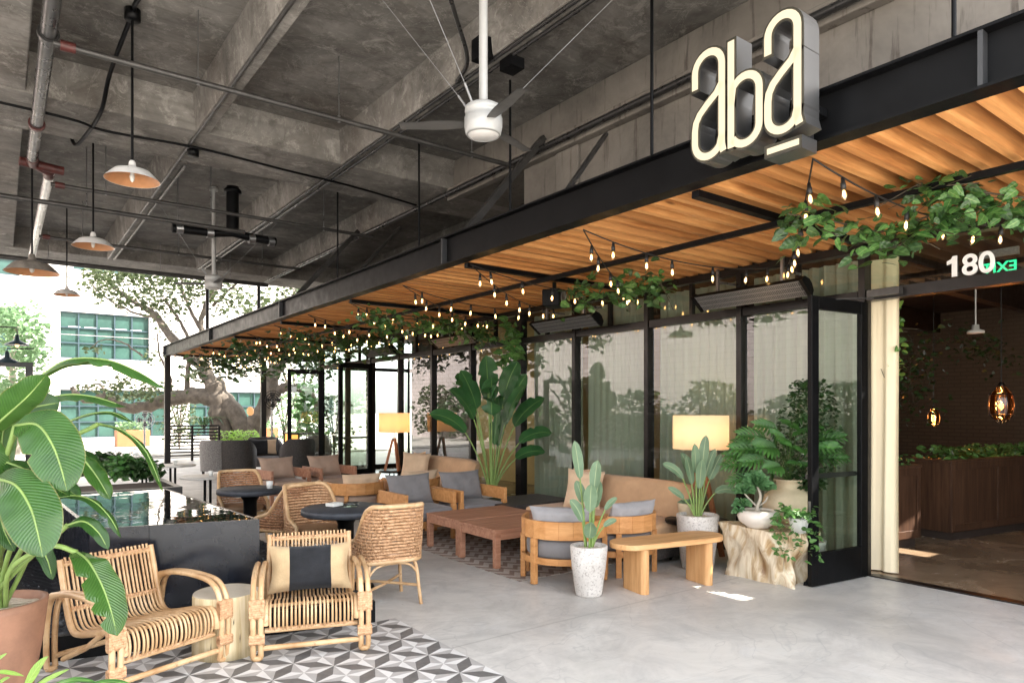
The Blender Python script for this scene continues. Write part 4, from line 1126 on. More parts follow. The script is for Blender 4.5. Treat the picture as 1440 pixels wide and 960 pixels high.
dup(g1, (5.10,7.78,.008), face(.0,-1), 'teak armchair with dark grey cushions next to the brown tables, right of its twin')
t1 = club_chair((4.02,12.2,0), (.12,-1), 'greyed teak armchair with dusty beige cushion, left one facing us', M['teakb'], M['pinktan'], 'teak armchairs with square arms')
dup(t1, (4.92,12.25,0), face(.1,-1), 'greyed teak armchair with dusty beige cushion, right one facing us')

def coffee_table(loc, sx, sy, label, wd, h=.40):
    o = thing('coffee_table', label, 'coffee table', loc, 0, 'square slatted teak coffee tables')
    m = MB(); n = 6; w = sy/n
    for k in range(n): m.box(0, sx, k*w+.003, (k+1)*w-.003, h-.028, h)
    m.build('tabletop', wd, o, bevel=.003)
    m = MB(); m.box(.07,sx-.07,.01,.03,h-.11,h-.03); m.box(.07,sx-.07,sy-.03,sy-.01,h-.11,h-.03); m.box(.01,.03,.07,sy-.07,h-.11,h-.03); m.box(sx-.03,sx-.01,.07,sy-.07,h-.11,h-.03); m.build('apron', wd, o)
    for x in (.0, sx-.07):
        for y in (.0, sy-.07):
            m = MB(); m.box(x+.004,x+.066,y+.004,y+.066,0,h-.029); m.build('leg', wd, o, bevel=.003)
    return o
coffee_table((4.09,5.73,.008), 1.12, .74, 'brown slatted teak coffee table nearer the barrel chairs', M['teakb'])
coffee_table((4.12,6.50,.008), 1.12, .72, 'brown slatted teak coffee table nearer the grey armchairs', M['teakb'])
coffee_table((3.75,10.55,0), 1.1, .62, 'silvered teak coffee table in front of beige armchairs, left', M['greyteak'])
coffee_table((4.87,10.60,0), 1.0, .60, 'silvered teak coffee table in front of beige armchairs, right', M['greyteak'])

def sofa(loc, f, L, label, pill):
    o = thing('outdoor_sofa', label, 'sofa', loc, face(*f), 'tan sofas along the glass')
    m = MB(); m.box(-L/2-.02, L/2+.02, -.44, .46, .06, .26)
    m.build('woven_base', M['wickerdark'], o, bevel=.01)
    for x in (-L/2+.05, L/2-.05):
        for y in (-.38,.4): 
            k = MB(); k.box(x-.03,x+.03,y-.03,y+.03,0,.06); k.build('leg', M['black'], o)
    m = MB(); m.box(-L/2,L/2,-.46,.30,.265,.44); m.build('seat_cushion', M['tan'], o, bevel=.05)
    m = MB()
    n = 40
    def fn(u, v):
        x = (u-.5)*L; e = abs(u-.5)*2; z = .40+.43*(1-.10*e**6); a = v*2*pi
        rz = (z-.40)/2; cz = .40+rz
        ry = .085*(1-.5*e**10)
        zz = cz+rz*max(-1,min(1,1.25*sin(a)))*(1-.02*e); yy = .30+ry*max(-1,min(1,1.25*cos(a)))+.11*((zz-.4)/.43)
        k = 1-.5*max(0,(e-.93)/.07)**2
        return (x, yy, cz+(zz-cz)*(.75+.25*k))
    m.grid(fn, n, 20)
    m.add([m.v[i] for i in range(20)], [tuple(range(20))]); m.add([m.v[n*21+i] for i in range(20)], [tuple(range(19,-1,-1))])
    m.build('back_cushion', M['tan'], o)
    return o
sofa((5.78,5.85,0), (-1,-.02), 1.95, 'tan sofa facing the brown teak tables by the glass', 1)
sofa((5.85,10.2,0), (-1,0), 1.9, 'farther tan sofa below the first floor lamp', 1)
pillow((5.80,6.25,.66), (-.9,-.42), .50, .50, .17, M['tanlight'], 'square tan pillow standing at the near sofa, facing camera side', 14, 'square tan throw pillows', 3)
pillow((5.92,6.42,.67), (-.98,.15), .50, .50, .16, M['tan'], 'darker tan pillow leaning behind the other pillow on near sofa', 14, 'square tan throw pillows', -4)
pillow((5.80,10.55,.66), (-.75,-.65), .52, .50, .17, M['tanlight'], 'square tan pillow on the farther sofa, in front', 14, 'square tan throw pillows', 3)
pillow((5.95,10.75,.66), (-.95,.1), .50, .50, .16, M['tan'], 'darker tan pillow on the farther sofa, behind', 14, 'square tan throw pillows', -5)
# dark woven ottoman beside the sofa and side tables
o = thing('woven_planter_bench', 'dark woven low bench at the near tan sofa, under the big plant', 'bench', (6.0,7.55,0))
m = MB(); m.box(-.75,.45,-.42,.42,.03,.40); m.build('body', M['wickerdark'], o, bevel=.02)
m = MB()
for k in range(9): m.box(-.752,-.748,-.41,.41,.05+.038*k,.065+.038*k)
m.build('weave', M['wickergrey'], o)
def side_table(loc, r, h, label):
    o = thing('side_table', label, 'side table', loc, 0, 'small black side tables')
    m = MB(); m.lathe([(0,h-.03),(r,h-.03),(r*1.01,h-.015),(r,h),(0,h)], 32); m.build('tabletop', M['black'], o)
    m = MB()
    for k in range(3): m.tube([(r*.3*cos(k*2.1),r*.3*sin(k*2.1),h-.03),(r*.85*cos(k*2.1),r*.85*sin(k*2.1),0)], .013, 8)
    m.build('leg_frame', M['black'], o); return o
side_table((6.05,4.72,0), .34, .46, 'black side table holding a small beige pot at the sofa end')
side_table((6.34,12.4,0), .30, .43, 'black side table carrying the farther floor lamp')
side_table((5.95,8.95,0), .28, .48, 'black round side table between the two tan sofas')

# oak bench
o = thing('oak_bench', 'light oak bench with rounded top and slab legs in front of barrel chairs', 'bench', (5.0,4.24,0), -.19)
m = MB(); L, w = 1.22, .19
poly = [(L/2-w+w*cos(radians(a)), w*sin(radians(a))) for a in range(-90,91,12)]+[(-L/2+w+w*cos(radians(a)), w*sin(radians(a))) for a in range(90,271,12)]
m.prism(poly, .405, .455); m.build('bench_top', M['oak'], o, bevel=.006)
for x in (-.36, .38):
    m = MB(); poly = [(x-.035+.035*cos(radians(a))*1, 0) for a in ()]
    ww, dd = .045, .165
    poly = [(x+ww*cos(radians(a)), dd-ww+ww*sin(radians(a))) for a in range(0,181,20)]+[(x+ww*cos(radians(a)), -dd+ww+ww*sin(radians(a))) for a in range(180,361,20)]
    m.prism(poly, 0, .404); m.build('leg', M['oakv'], o, bevel=.003)

# rug
m = MB(); m.box(0,2.1,0,3.4,.002,.008); o = m.build('rug', M['rug']); o.location = (3.99,5.2,0); tag(o, 'brown and cream geometric rug under the brown teak tables', 'rug')

# floor lamps
def floor_lamp(loc, z0, label, power, warm):
    o = thing('floor_lamp', label, 'floor lamp', loc, 0, 'tripod floor lamps with drum shades')
    m = MB(); m.lathe([(.315,1.20-z0),(.315,1.585-z0)], 48); m.build('lamp_shade', M['shade'], o)
    m = MB(); m.tube([(0,0,1.08-z0),(0,0,1.3-z0)], .012, 8); m.lathe([(0,1.05-z0),(.05,1.05-z0),(.05,1.09-z0),(0,1.09-z0)], 16); m.tube([(-.31,0,1.30-z0),(.31,0,1.30-z0)], .004, 5); m.tube([(0,-.31,1.30-z0),(0,.31,1.30-z0)], .004, 5); m.build('neck', M['galv'], o)
    m = MB(); m.lathe([(0,1.30-z0),(.02,1.31-z0),(.035,1.36-z0),(.03,1.40-z0),(0,1.42-z0)], 14); m.build('bulb', M['filament'], o)
    for k in range(3):
        a = k*2*pi/3+.5; l = MB(); l.bar((.03*cos(a),.03*sin(a),1.06-z0),(.30*cos(a)*(1 if z0<.1 else .62),.30*sin(a)*(1 if z0<.1 else .62),0),.04,.05); l.build('leg', M['legred'], o)
    ld = bpy.data.lights.new('lamp_light', 'POINT'); ld.energy = power; ld.color = warm; ld.shadow_soft_size = .05
    lo = bpy.data.objects.new('lamp_light', ld); COL.objects.link(lo); lo.parent = o; lo.location = (0,0,1.40-z0)
    return o
floor_lamp((6.5,5.02,0), 0, 'lit tripod floor lamp at the sofa end near the entrance', 1.5, (1,.66,.40))
floor_lamp((6.34,12.4,.432), .432, 'lit tripod floor lamp standing by the farther sofa', 2.2, (1,.42,.12))

# ================================================================== POOL
def quadprism(m, pts, z0, z1, mi=0): m.prism([(p[0],p[1]) for p in pts], z0, z1, mi)
pool = thing('reflecting_pool', 'raised black steel reflecting pool with still water level to the rim', 'water feature', (0,0,0))
c = [Vector((.50,5.585)), Vector((1.577,5.30)), Vector((1.40,7.95)), Vector((.38,7.95))]
m = MB(); HW = .815
cin = [Vector((.53,5.60)), Vector((1.555,5.325)), Vector((1.38,7.925)), Vector((.41,7.925))]
n4 = 4
pts = [(p.x,p.y,.10) for p in c]+[(p.x,p.y,.82) for p in c]+[(p.x,p.y,.82) for p in cin]+[(p.x,p.y,.70) for p in cin]
fs = []
for i in range(4):
    j = (i+1) % 4
    fs += [(i,j,4+j,4+i),(4+i,4+j,8+j,8+i),(8+i,8+j,12+j,12+i)]
m.add(pts, fs); m.build('basin', M['poolsteel'], pool)
m = MB(); m.add([(p.x,p.y,.8185) for p in cin], [(0,1,2,3)]); m.build('water_surface', M['water'], pool)
m = MB(); a = c[0].lerp(c[1],.33); m.add([(a.x,a.y-.0015,.1),(a.x+.003,a.y-.0022,.1),(a.x+.003,a.y-.0022,.82),(a.x,a.y-.0015,.82)], [(0,1,2,3)]); m.build('seam', M['black'], pool)
# gravel trough with low curb
u = Vector((-.972,.235)).normalized(); A = Vector((2.33,4.875))
tr = thing('gravel_trough', 'low black curb holding dark lava gravel round the reflecting pool', 'planter', (0,0,0))
Bp = A+u*3.9
m = MB(); nrm = Vector((.235,.972))
for a_, b_ in ((A, Bp),):
    q = [a_, b_, b_+nrm*.05, a_+nrm*.05]; quadprism(m, q, 0, .165)
q = [A+Vector((-.05,.053)), A+Vector((0,.053)), Vector((2.33,7.6)), Vector((2.28,7.6))]; quadprism(m, q, 0, .164)
m.build('curb', M['black'], tr)
gb = MB()
def gz(x, y):
    z = .13
    # heaped against the left side of the basin
    d = max(0, .40-x)
    z += .62*min(1, d/1.1)**1.2*min(1,max(0,(y-5.55)/1.0)) if x < .40 else 0
    if x > 1.5: z += .10*min(1,(x-1.5)/.5)
    return z
def gfn(u_, v_):
    x = -1.7+3.98*u_; yf = A.y+ (A.x-x)*.242+.052; y = yf+(8.1-yf)*v_
    return (x, y, gz(x,y)+.012*sin(x*37)*sin(y*41))
gb.grid(gfn, 60, 50, 0, False, False); gb.build('gravel_bed', M['lava'], tr)
pm = MB()
for k in range(2600):
    x = rnd.uniform(-1.65,2.25); yf = A.y+(A.x-x)*.242+.06; y = yf+abs(rnd.gauss(0,.9)) if rnd.random() < .7 else rnd.uniform(yf, 8)
    if y > 8: continue
    if .45 < x < 1.5 and y > 5.65: continue
    s = rnd.uniform(.008,.02); z = gz(x,y)+s*.4
    a, b, cc = [Vector((rnd.uniform(-1,1),rnd.uniform(-1,1),rnd.uniform(-1,1))).normalized()*s*rnd.uniform(.7,1.5) for _ in range(3)]
    p = Vector((x,y,z)); o_ = len(pm.v)
    pm.add([p+a,p+b,p+cc,p-a*.8,p-b*.8,p-cc*.8], [(0,1,2),(0,1,5),(0,4,2),(0,4,5),(3,1,2),(3,1,5),(3,4,2),(3,4,5)])
tag(pm.build('lava_pebbles', plain('lava pebble', (.045,.048,.052), .6, 0, .7, 8), tr), kind='stuff')
# raised planter behind the pool
pl = thing('rear_planter', 'long low dark planter with leafy plants behind the pool', 'planter', (0,0,0))
m = MB(); m.box(-1.5,1.62,8.25,8.33,0,.80); m.box(1.55,1.62,8.331,9.6,0,.799); m.build('planter_wall', M['bronze'], pl)
m = MB(); m.box(-1.5,1.549,8.331,9.6,0,.74); m.build('soil', M['soil'], pl)
# ================================================================== PLANTS
CAM = Vector((0,0,EYE))
def prof(kind, v):
    if kind == 'paddle': return max(0.012, (max(0, v)**.38)*(max(0, 1-v**2.6))**.62*1.12)
    if kind == 'lance': return max(0.012, (max(0, v)**.55)*(max(0, 1-v**1.5))**.85*1.42)
    if kind == 'heart': return max(0.012, (max(0, v+.04)**.28)*(max(0, 1-v**1.25))**.8*1.12)
    return sin(pi*v)
def blade(mb, path, w, N, kind='paddle', fold=.18, ripple=.02, nv=18, nu=6, tears=(), mi=0, curl=0., seed=0):
    """leaf along path; N = way the upper face looks; w = half width"""
    r = random.Random(seed)
    pts = smooth_path(path, max(2, int(nv/(len(path)-1))))
    n = len(pts)-1
    N = Vector(N)
    vs_, uvs, fs = [], [], []
    ph = r.uniform(0, 6)
    for i, p in enumerate(pts):
        v = i/n
        t = (pts[min(i+1,n)]-pts[max(i-1,0)]).normalized()
        s = t.cross(N)
        if s.length < .05: s = t.orthogonal()
        s.normalize(); nn = s.cross(t)
        ww = w*prof(kind, v)
        for j in range(nu+1):
            x = 2*j/nu-1; k = ww
            for (tv, sd, dp) in tears:
                if x*sd > 0 and abs(v-tv) < .6/n: k = ww*(1-dp*abs(x))
            h = fold*abs(x)*k + ripple*w*4*sin(v*23+ph+(1.5 if x > 0 else 0))*abs(x)**2*.5 - curl*k*x*x
            vs_.append(p+s*x*k+nn*h); uvs.append((j/nu, v))
    for i in range(n):
        for j in range(nu):
            a = i*(nu+1)+j; fs.append((a, a+1, a+nu+2, a+nu+1))
    mb.add(vs_, fs, mi, True, uvs)
    return pts

# ---------------------------------------------------------- big banana leaved plant in the terracotta pot
bp = thing('potted_banana_plant', 'large broad leaved banana plant in a terracotta pot at far left', 'potted plant', (0,0,0))
pc = P(-8, 846, 3.75); rz = pc.z
m = MB(); m.lathe([(0,.0),(.155,.0),(.175,.08),(.225,.38),(.245,rz-.04),(.25,rz),(.225,rz+.002),(.215,rz-.03),(.21,rz-.06)], 48, (pc.x,pc.y,.004)); m.build('pot', M['terra'], bp)
m = MB()
def sfn(u, v): 
    a = u*2*pi; r = .214*v; return (pc.x+r*cos(a), pc.y+r*sin(a), rz-.035+.006*sin(37*u)*v+.012*(1-v))
m.grid(sfn, 30, 6); m.build('gravel', M['pumice'], bp)
C0 = Vector((pc.x, pc.y, rz-.03))
def toward(p): return (CAM-p).normalized()
def bleaf(px_pts, d, w, N=None, tears=(), mat='banana', stem_from=None, fold=.14, ripple=.02, dd=None, seed=0, nv=22, stem_r=.013, curl=.12):
    path = []
    for k, (x, y) in enumerate(px_pts):
        di = d if dd is None else d+dd[k]
        path.append(P(x, y, di))
    mid = path[len(path)//2]
    Nn = toward(mid)*.75+Vector((0,0,.65)) if N is None else Vector(N)
    mb = MB(); pts = blade(mb, path, w, Nn, 'paddle', fold, ripple, nv, 8, tears, 0, curl, seed)
    o = mb.build('leaf', M[mat], bp)
    m2 = MB(); m2.tube(pts[:-2], [.008*(1-.8*i/len(pts)) for i in range(len(pts)-2)], 6); m2.build('midrib', M['stem'], o)
    st = MB(); b = C0+Vector((rnd.uniform(-.05,.05), rnd.uniform(-.05,.05), 0))
    if stem_from: q = [b]+[P(*s) for s in stem_from]+[path[0]]
    else: q = [b, b.lerp(path[0],.5)+Vector((0,0,.08)), path[0]]
    st.tube(smooth_path(q, 6), stem_r, 8); st.build('leaf_stalk', M['stem'], bp)
px2m = lambda px, d: px*d/960
bleaf([(22,598),(52,597),(72,622),(85,655),(94,690)], 3.35, px2m(47,3.35), (-.35,-.75,.55), ((.55,1,.25),), seed=1, stem_from=[(-10,720,3.6)], dd=(.12,.05,0,-.03,-.05))
bleaf([(-8,672),(22,682),(42,712),(52,745),(60,783)], 3.2, px2m(47,3.2), (-.2,-.85,.45), seed=2, stem_from=[(-16,760,3.4)], dd=(.15,.06,0,-.03,-.05))
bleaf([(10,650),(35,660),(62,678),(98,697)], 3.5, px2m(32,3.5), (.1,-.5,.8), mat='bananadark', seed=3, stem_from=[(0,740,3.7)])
bleaf([(112,640),(125,655),(140,676),(155,702)], 3.75, px2m(23,3.75), (.55,-.7,.3), seed=4, stem_from=[(40,780,3.8),(70,680,3.75)])
bleaf([(-20,610),(8,585),(40,556),(66,526)], 3.5, px2m(34,3.5), (.35,-.75,-.35), seed=5, stem_from=[(-30,740,3.6)], mat='banana', fold=-.1)
bleaf([(55,530),(95,506),(150,506),(195,523),(232,546)], 3.9, px2m(17,3.9), (.25,-.25,.9), ((.55,1,.6),(.72,-1,.6),(.4,1,.5)), seed=6, stem_from=[(-5,760,3.8),(20,610,3.85)], fold=-.25, curl=.5)
bleaf([(40,572),(85,556),(128,557),(178,572)], 3.7, px2m(17,3.7), (.2,-.5,.8), ((.6,1,.4),), seed=7, stem_from=[(-5,740,3.75),(10,640,3.7)], fold=-.1, curl=.3)
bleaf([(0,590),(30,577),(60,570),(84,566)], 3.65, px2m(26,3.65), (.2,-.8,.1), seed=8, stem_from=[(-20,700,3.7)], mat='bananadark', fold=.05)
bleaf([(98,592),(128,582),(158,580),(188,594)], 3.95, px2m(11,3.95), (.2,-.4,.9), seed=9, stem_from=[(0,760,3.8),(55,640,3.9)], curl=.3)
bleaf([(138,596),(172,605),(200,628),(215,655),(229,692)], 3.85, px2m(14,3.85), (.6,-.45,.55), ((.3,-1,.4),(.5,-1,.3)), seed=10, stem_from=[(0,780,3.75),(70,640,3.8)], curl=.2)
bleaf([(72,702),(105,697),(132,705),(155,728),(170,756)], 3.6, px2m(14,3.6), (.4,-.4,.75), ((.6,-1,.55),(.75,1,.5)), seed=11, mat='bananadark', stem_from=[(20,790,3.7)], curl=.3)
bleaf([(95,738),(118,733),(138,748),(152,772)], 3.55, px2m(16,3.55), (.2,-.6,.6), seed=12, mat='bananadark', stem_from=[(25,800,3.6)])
bleaf([(108,776),(125,790),(143,822),(156,858),(165,894)], 3.35, px2m(36,3.35), (.35,-.7,.6), ((.42,1,.5),(.63,1,.35),(.8,1,.6)), seed=13, stem_from=[(15,800,3.55),(70,768,3.45)], dd=(.1,.03,0,-.04,-.06))
bleaf([(-18,640),(-6,690),(4,740),(20,775)], 3.5, px2m(20,3.5), (.2,-.8,.4), seed=14, mat='bananadark')
bleaf([(-30,600),(-12,640),(-4,690),(-2,730)], 3.45, px2m(28,3.45), (.3,-.8,.3), seed=15)
bleaf([(8,700),(2,640),(6,600),(18,560)], 3.75, px2m(24,3.75), (.3,-.8,.2), seed=16, mat='banana')
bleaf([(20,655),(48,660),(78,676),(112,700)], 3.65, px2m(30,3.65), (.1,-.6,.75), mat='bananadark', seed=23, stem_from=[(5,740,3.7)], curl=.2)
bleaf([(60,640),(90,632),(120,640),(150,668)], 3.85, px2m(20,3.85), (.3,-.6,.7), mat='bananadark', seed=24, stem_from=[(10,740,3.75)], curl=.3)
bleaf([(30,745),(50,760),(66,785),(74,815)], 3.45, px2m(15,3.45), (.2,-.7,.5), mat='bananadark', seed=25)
# low lime leaved plant at the bottom edge
lp = thing('lime_leaved_plant', 'low lime green leafy plant at the foot of terracotta pot', 'plant', (0,0,0))
base = P(20, 1010, 3.0); base.z = .0
for k, (pts, w, mt) in enumerate((
    ([(34,968),(48,945),(58,932),(68,922)], 13, 'limeleaf'), ([(40,970),(62,957),(80,948),(98,940)], 9, 'limeleaf'), ([(-12,950),(0,944),(18,946),(34,950)], 6, 'limeleaf'),
    ([(-10,935),(-2,926),(4,922),(10,918)], 7, 'limeleaf'), ([(60,972),(85,960),(110,955),(135,958)], 9, 'ivy'), ([(100,972),(130,962),(160,958),(192,963)], 9, 'ivy'), ([(50,975),(70,966),(85,963),(104,966)], 9, 'limeleaf'), ([(-15,972),(-4,962),(6,955),(14,952)], 8, 'limeleaf'))):
    d = 2.85; mb = MB(); path = [P(x,y,d) for x,y in pts]
    blade(mb, path, px2m(w,d), (.1,-.5,.85), 'lance', .15, .01, 10, 4, (), 0, .1, k); o = mb.build('leaf', M[mt], lp)
    m2 = MB(); m2.tube(smooth_path([base, base.lerp(path[0],.6)+Vector((0,0,.05)), path[0]], 4), .005, 6); m2.build('leaf_stalk', M['stem'], lp)

# ---------------------------------------------------------- paddle leaved plants (bird of paradise)
def paddle_plant(root, base, specs, mat, stemmat, r=.011, turn=0):
    """specs: (azimuth deg, lean deg, stalk length, leaf length, half width, droop)"""
    for k, (az, lean, sl_, ll, hw, droop) in enumerate(specs):
        a = radians(az); le = radians(lean)
        dirh = Vector((cos(a), sin(a), 0))
        b = Vector(base)+dirh*.03
        def cur(s, L, l0, l1): return None
        # stalk bends outwards a little
        pts = [b]; n = 6; th = le*.35
        for i in range(n):
            th = le*(.35+.65*(i+1)/n); pts.append(pts[-1]+(dirh*sin(th)+Vector((0,0,1))*cos(th))*sl_/n)
        st = MB(); st.tube(smooth_path(pts, 2), [r*(1.25-.6*i/(2*n)) for i in range(2*n+1)], 7); so_ = st.build('leaf_stalk', M[stemmat], root)
        lp_ = [pts[-1]]; 
        for i in range(5):
            th2 = th+radians(droop)*(i+1)/5; lp_.append(lp_[-1]+(dirh*sin(th2)+Vector((0,0,1))*cos(th2))*ll/5)
        N = Vector((0,0,1))*sin(th+.3)-dirh*cos(th+.3)
        if turn: N = N*(1-turn)+Vector((-.6,-.75,.35))*turn     # leaves turn to the open side of the patio
        mb = MB(); tears = ()
        if hw > .12: tears = tuple((rnd.uniform(.3,.85), rnd.choice((-1,1)), rnd.uniform(.25,.6)) for _ in range(rnd.randint(0,2)))
        blade(mb, lp_, hw, N, 'paddle', .22, .02, 15, 6, tears, 0, .05, k+int(az))
        mb.build('leaf', M[mat], root)
big = thing('bird_of_paradise', 'tall dark green bird of paradise plant before the dark post of the glass front', 'potted plant', (5.95,8.45,0))
m = MB(); m.lathe([(0,0),(.17,0),(.23,.42),(.235,.45),(.21,.45),(.2,.40),(0,.40)], 32); m.build('pot', M['tabletop'], big)
sp_ = []
# azimuth 233 points to the camera; 143 = picture left, 323 = picture right
for az, lean, s, l, w, dr in ((150,12,1.28,.58,.17,18),(215,6,1.50,.52,.20,8),(235,9,1.18,.56,.22,30),(325,14,1.22,.60,.19,20),(320,24,1.05,.58,.17,38),(145,30,.98,.58,.15,55),(180,20,1.15,.56,.17,40),
                              (290,16,1.05,.62,.17,25),(260,7,.72,.70,.14,10),(300,8,.70,.66,.13,12),(330,38,.85,.50,.14,60),(110,18,1.35,.55,.17,22),(20,20,1.25,.55,.17,30),(60,14,1.4,.5,.17,20),(350,10,1.45,.55,.18,22),(340,48,.62,.46,.13,50)):
    sp_.append((az, lean, s, l*1.1, w*1.18, dr))
paddle_plant(big, (0,0,.40), sp_, 'strel', 'stem', .013, .6)
vines = []
def leafcloud(mb, pts, size, seed, kind='heart', spread=1.0, Nh=None, nv=4, nu=2):
    r = random.Random(seed)
    for p in pts:
        s = size*r.uniform(.55,1.25)
        a = r.uniform(0,2*pi); dirv = Vector((cos(a), sin(a), r.uniform(-.9,.35))).normalized()
        N = Vector((r.uniform(-1,1), r.uniform(-1,1), r.uniform(.2,1.2))) if Nh is None else Vector(Nh)+Vector((r.uniform(-.7,.7), r.uniform(-.7,.7), r.uniform(-.7,.7)))
        p = Vector(p)
        if kind == 'quad':
            s1 = dirv.cross(N)
            if s1.length < .05: continue
            s1.normalize()
            mb.add([p, p+dirv*s*.5+s1*s*.32, p+dirv*s, p+dirv*s*.5-s1*s*.32], [(0,1,2,3)], 0, False, [(.5,0),(1,.5),(.5,1),(0,.5)])
        else:
            blade(mb, [p, p+dirv*s*.5+N.normalized()*s*.05, p+dirv*s], s*.46, N, kind, .15, .0, nv, nu, (), 0, 0, r.randint(0,999))

def tall_pot(loc, h, rt, rb, label, specs, mat):
    o = thing('potted_bird_of_paradise', label, 'potted plant', loc, 0, 'young bird of paradise plants in speckled pots')
    m = MB(); m.lathe([(0,0),(rb*.93,0),(rb,.02),((rb*.35+rt*.65),h*.55),(rt,h-.01),(rt-.006,h),(rt-.03,h),(rt-.035,h-.05)], 44, wob=.004); m.build('pot', M['speckle'], o)
    m = MB(); m.lathe([(rt-.034,h-.035),(rt*.5,h-.022),(0,h-.015)], 30, wob=.02); m.build('gravel', M['pumice'], o)
    paddle_plant(o, (0,0,h-.03), [(a, b, c, d*1.05, e*1.25, f) for a, b, c, d, e, f in specs], mat, 'stem', .0095, .78); return o
tall_pot((4.205,4.465,0), .445, .168, .118, 'slender white speckled pot with grey green paddle leaves at the bench end',
    [(143,6,.62,.33,.052,4),(300,3,.52,.26,.055,6),(240,4,.33,.25,.062,14),(323,5,.36,.24,.055,8),(150,9,.24,.22,.055,35),(20,10,.40,.22,.045,12),(325,26,.36,.15,.03,30),(236,16,.10,.17,.06,20),(330,40,.22,.13,.03,40),(100,8,.4,.2,.05,20)], 'strelgrey')
tall_pot((5.84,4.55,0), .56, .218, .165, 'wide speckled grey pot with grey green paddle leaves beyond the bench',
    [(323,3,.50,.34,.055,6),(200,4,.46,.30,.05,8),(143,24,.42,.26,.05,50),(325,10,.42,.30,.045,16),(330,20,.40,.28,.055,10),(143,42,.22,.2,.04,20),(325,44,.30,.24,.05,80),(240,6,.3,.3,.05,10),(100,10,.4,.28,.05,20),(150,7,.34,.3,.05,8),(20,14,.42,.3,.05,20)], 'strelgrey')

M['rose'] = leafmat('fresh green rosette leaf', (.05,.14,.05), (.13,.27,.11), (.22,.34,.16), 3, .35, .5, .04, .25)
# root stump with bowl, vase, ivy pot
rs = thing('root_stump', 'gnarled pale tree root block carrying pots at the entrance door', 'stump', (6.13,3.90,0), -.1)
m = MB()
def rfn(u, v):
    a = u*2*pi
    ca, sa = cos(a), sin(a)
    e = 3.5
    x = abs(ca)**(2/e)*(1 if ca > 0 else -1)*.30; y = abs(sa)**(2/e)*(1 if sa > 0 else -1)*.42
    z = v*.50
    f = 1+.11*sin(5*a+z*7)+.07*sin(9*a-z*11+1)+.05*sin(14*a+z*16)
    f *= 1-.16*sin(pi*min(1,v*1.1))**2*(.6+.4*sin(3*a+.7))
    f -= .10*(1-v)**3*(1+sin(7*a))*.5 - .10*(1-v)**2*sin(4*a+2)*.5
    return (x*f, y*f, z)
m.grid(rfn, 120, 26)
m.add([rfn(k/60,1) for k in range(60)], [tuple(range(60))])
m.build('root_body', M['root'], rs)
bw = thing('bowl_planter', 'glossy white bowl with a small thick stemmed desert rose', 'potted plant', (5.93,3.90,.502))
m = MB(); m.lathe([(0,0),(.10,0),(.11,.015),(.175,.06),(.195,.11),(.185,.15),(.165,.172),(.155,.17),(.15,.155)], 44); m.build('bowl', M['glaze'], bw)
m = MB(); m.lathe([(.15,.155),(.08,.162),(0,.165)], 30); m.build('gravel', M['pumice'], bw)
m = MB(); m.tube(smooth_path([(.0,.0,.14),(-.01,.0,.20),(.015,-.02,.30),(-.02,.0,.42)], 5), [.05,.045,.036,.028,.022,.018,.017,.016,.016,.016,.015,.014,.013,.012,.011,.01], 10)
m.tube(smooth_path([(-.01,0,.2),(-.07,.05,.28),(-.10,.08,.33)], 4), .009, 7); m.tube(smooth_path([(0,0,.2),(.06,-.04,.25),(.09,-.05,.3)], 4), .008, 7)
m.build('trunk', M['barkpale'], bw)
m = MB()
def rosette(mb, c, n, L, w, seed, up=.35):
    r = random.Random(seed)
    for k in range(n):
        a = k*2.4; el = up+.9*(k/n); L_ = L*r.uniform(.75,1.1)
        d = Vector((cos(a)*cos(el), sin(a)*cos(el), sin(el)))
        c_ = Vector(c); blade(mb, [c_, c_+d*L_*.55+Vector((0,0,.01)), c_+d*L_-Vector((0,0,.012))], w, Vector((-.5,-.6,.55)), 'paddle', .15, 0, 6, 2, (), 0, 0, k)
rosette(m, (-.02,.0,.40), 44, .16, .030, 3, .1); rosette(m, (-.02,.0,.45), 30, .13, .028, 8, .5); rosette(m, (-.10,.08,.33), 34, .13, .027, 4, .1); rosette(m, (.07,-.05,.36), 24, .11, .024, 5, .2); rosette(m, (-.10,.10,.21), 26, .11, .026, 6, .0); rosette(m, (-.14,.12,.14), 20, .09, .024, 7, .0)
m.build('foliage', M['rose'], bw)
vz = thing('vase_planter', 'big round beige clay vase holding a split leaf philodendron', 'potted plant', (6.42,3.86,.0))
m = MB(); m.lathe([(0,.50),(.12,.50),(.20,.545),(.255,.63),(.262,.70),(.24,.78),(.17,.84),(.125,.865),(.125,.925),(.155,.945),(.15,.95),(.12,.94),(.11,.90)], 48); m.build('vase', M['beigeclay'], vz)
m = MB(); m.lathe([(0,0),(.20,0),(.22,.25),(.2,.499),(0,.499)], 24); m.build('vase_stand', M['root'], vz)
def lobed_leaf(mb, base, tipdir, N, L, seed):
    """deeply lobed leaf: a narrow body with finger lobes on both sides"""
    r = random.Random(seed); t = Vector(tipdir).normalized(); s = t.cross(Vector(N)).normalized(); nn = s.cross(t)
    b = Vector(base)
    spine = [b+t*L*k/8-nn*.10*L*(k/8)**2 for k in range(9)]
    blade(mb, spine[::2], L*.085, N, 'lance', .1, 0, 8, 2, (), 0, 0, seed)
    for k in range(1, 8):
        for sd in (-1, 1):
            ang = radians(72-46*k/8); ll = L*(.46-.035*abs(k-3.2)*1.6)*r.uniform(.9,1.1)
            d = s*sd*sin(ang)+t*cos(ang); p = spine[k]
            blade(mb, [p-d*.01, p+d*ll*.5+nn*.02*L, p+d*ll-nn*.06*L], L*.058, N, 'lance', .1, .0, 6, 2, (), 0, 0, seed+k)
leafs = MB(); stalks = MB()
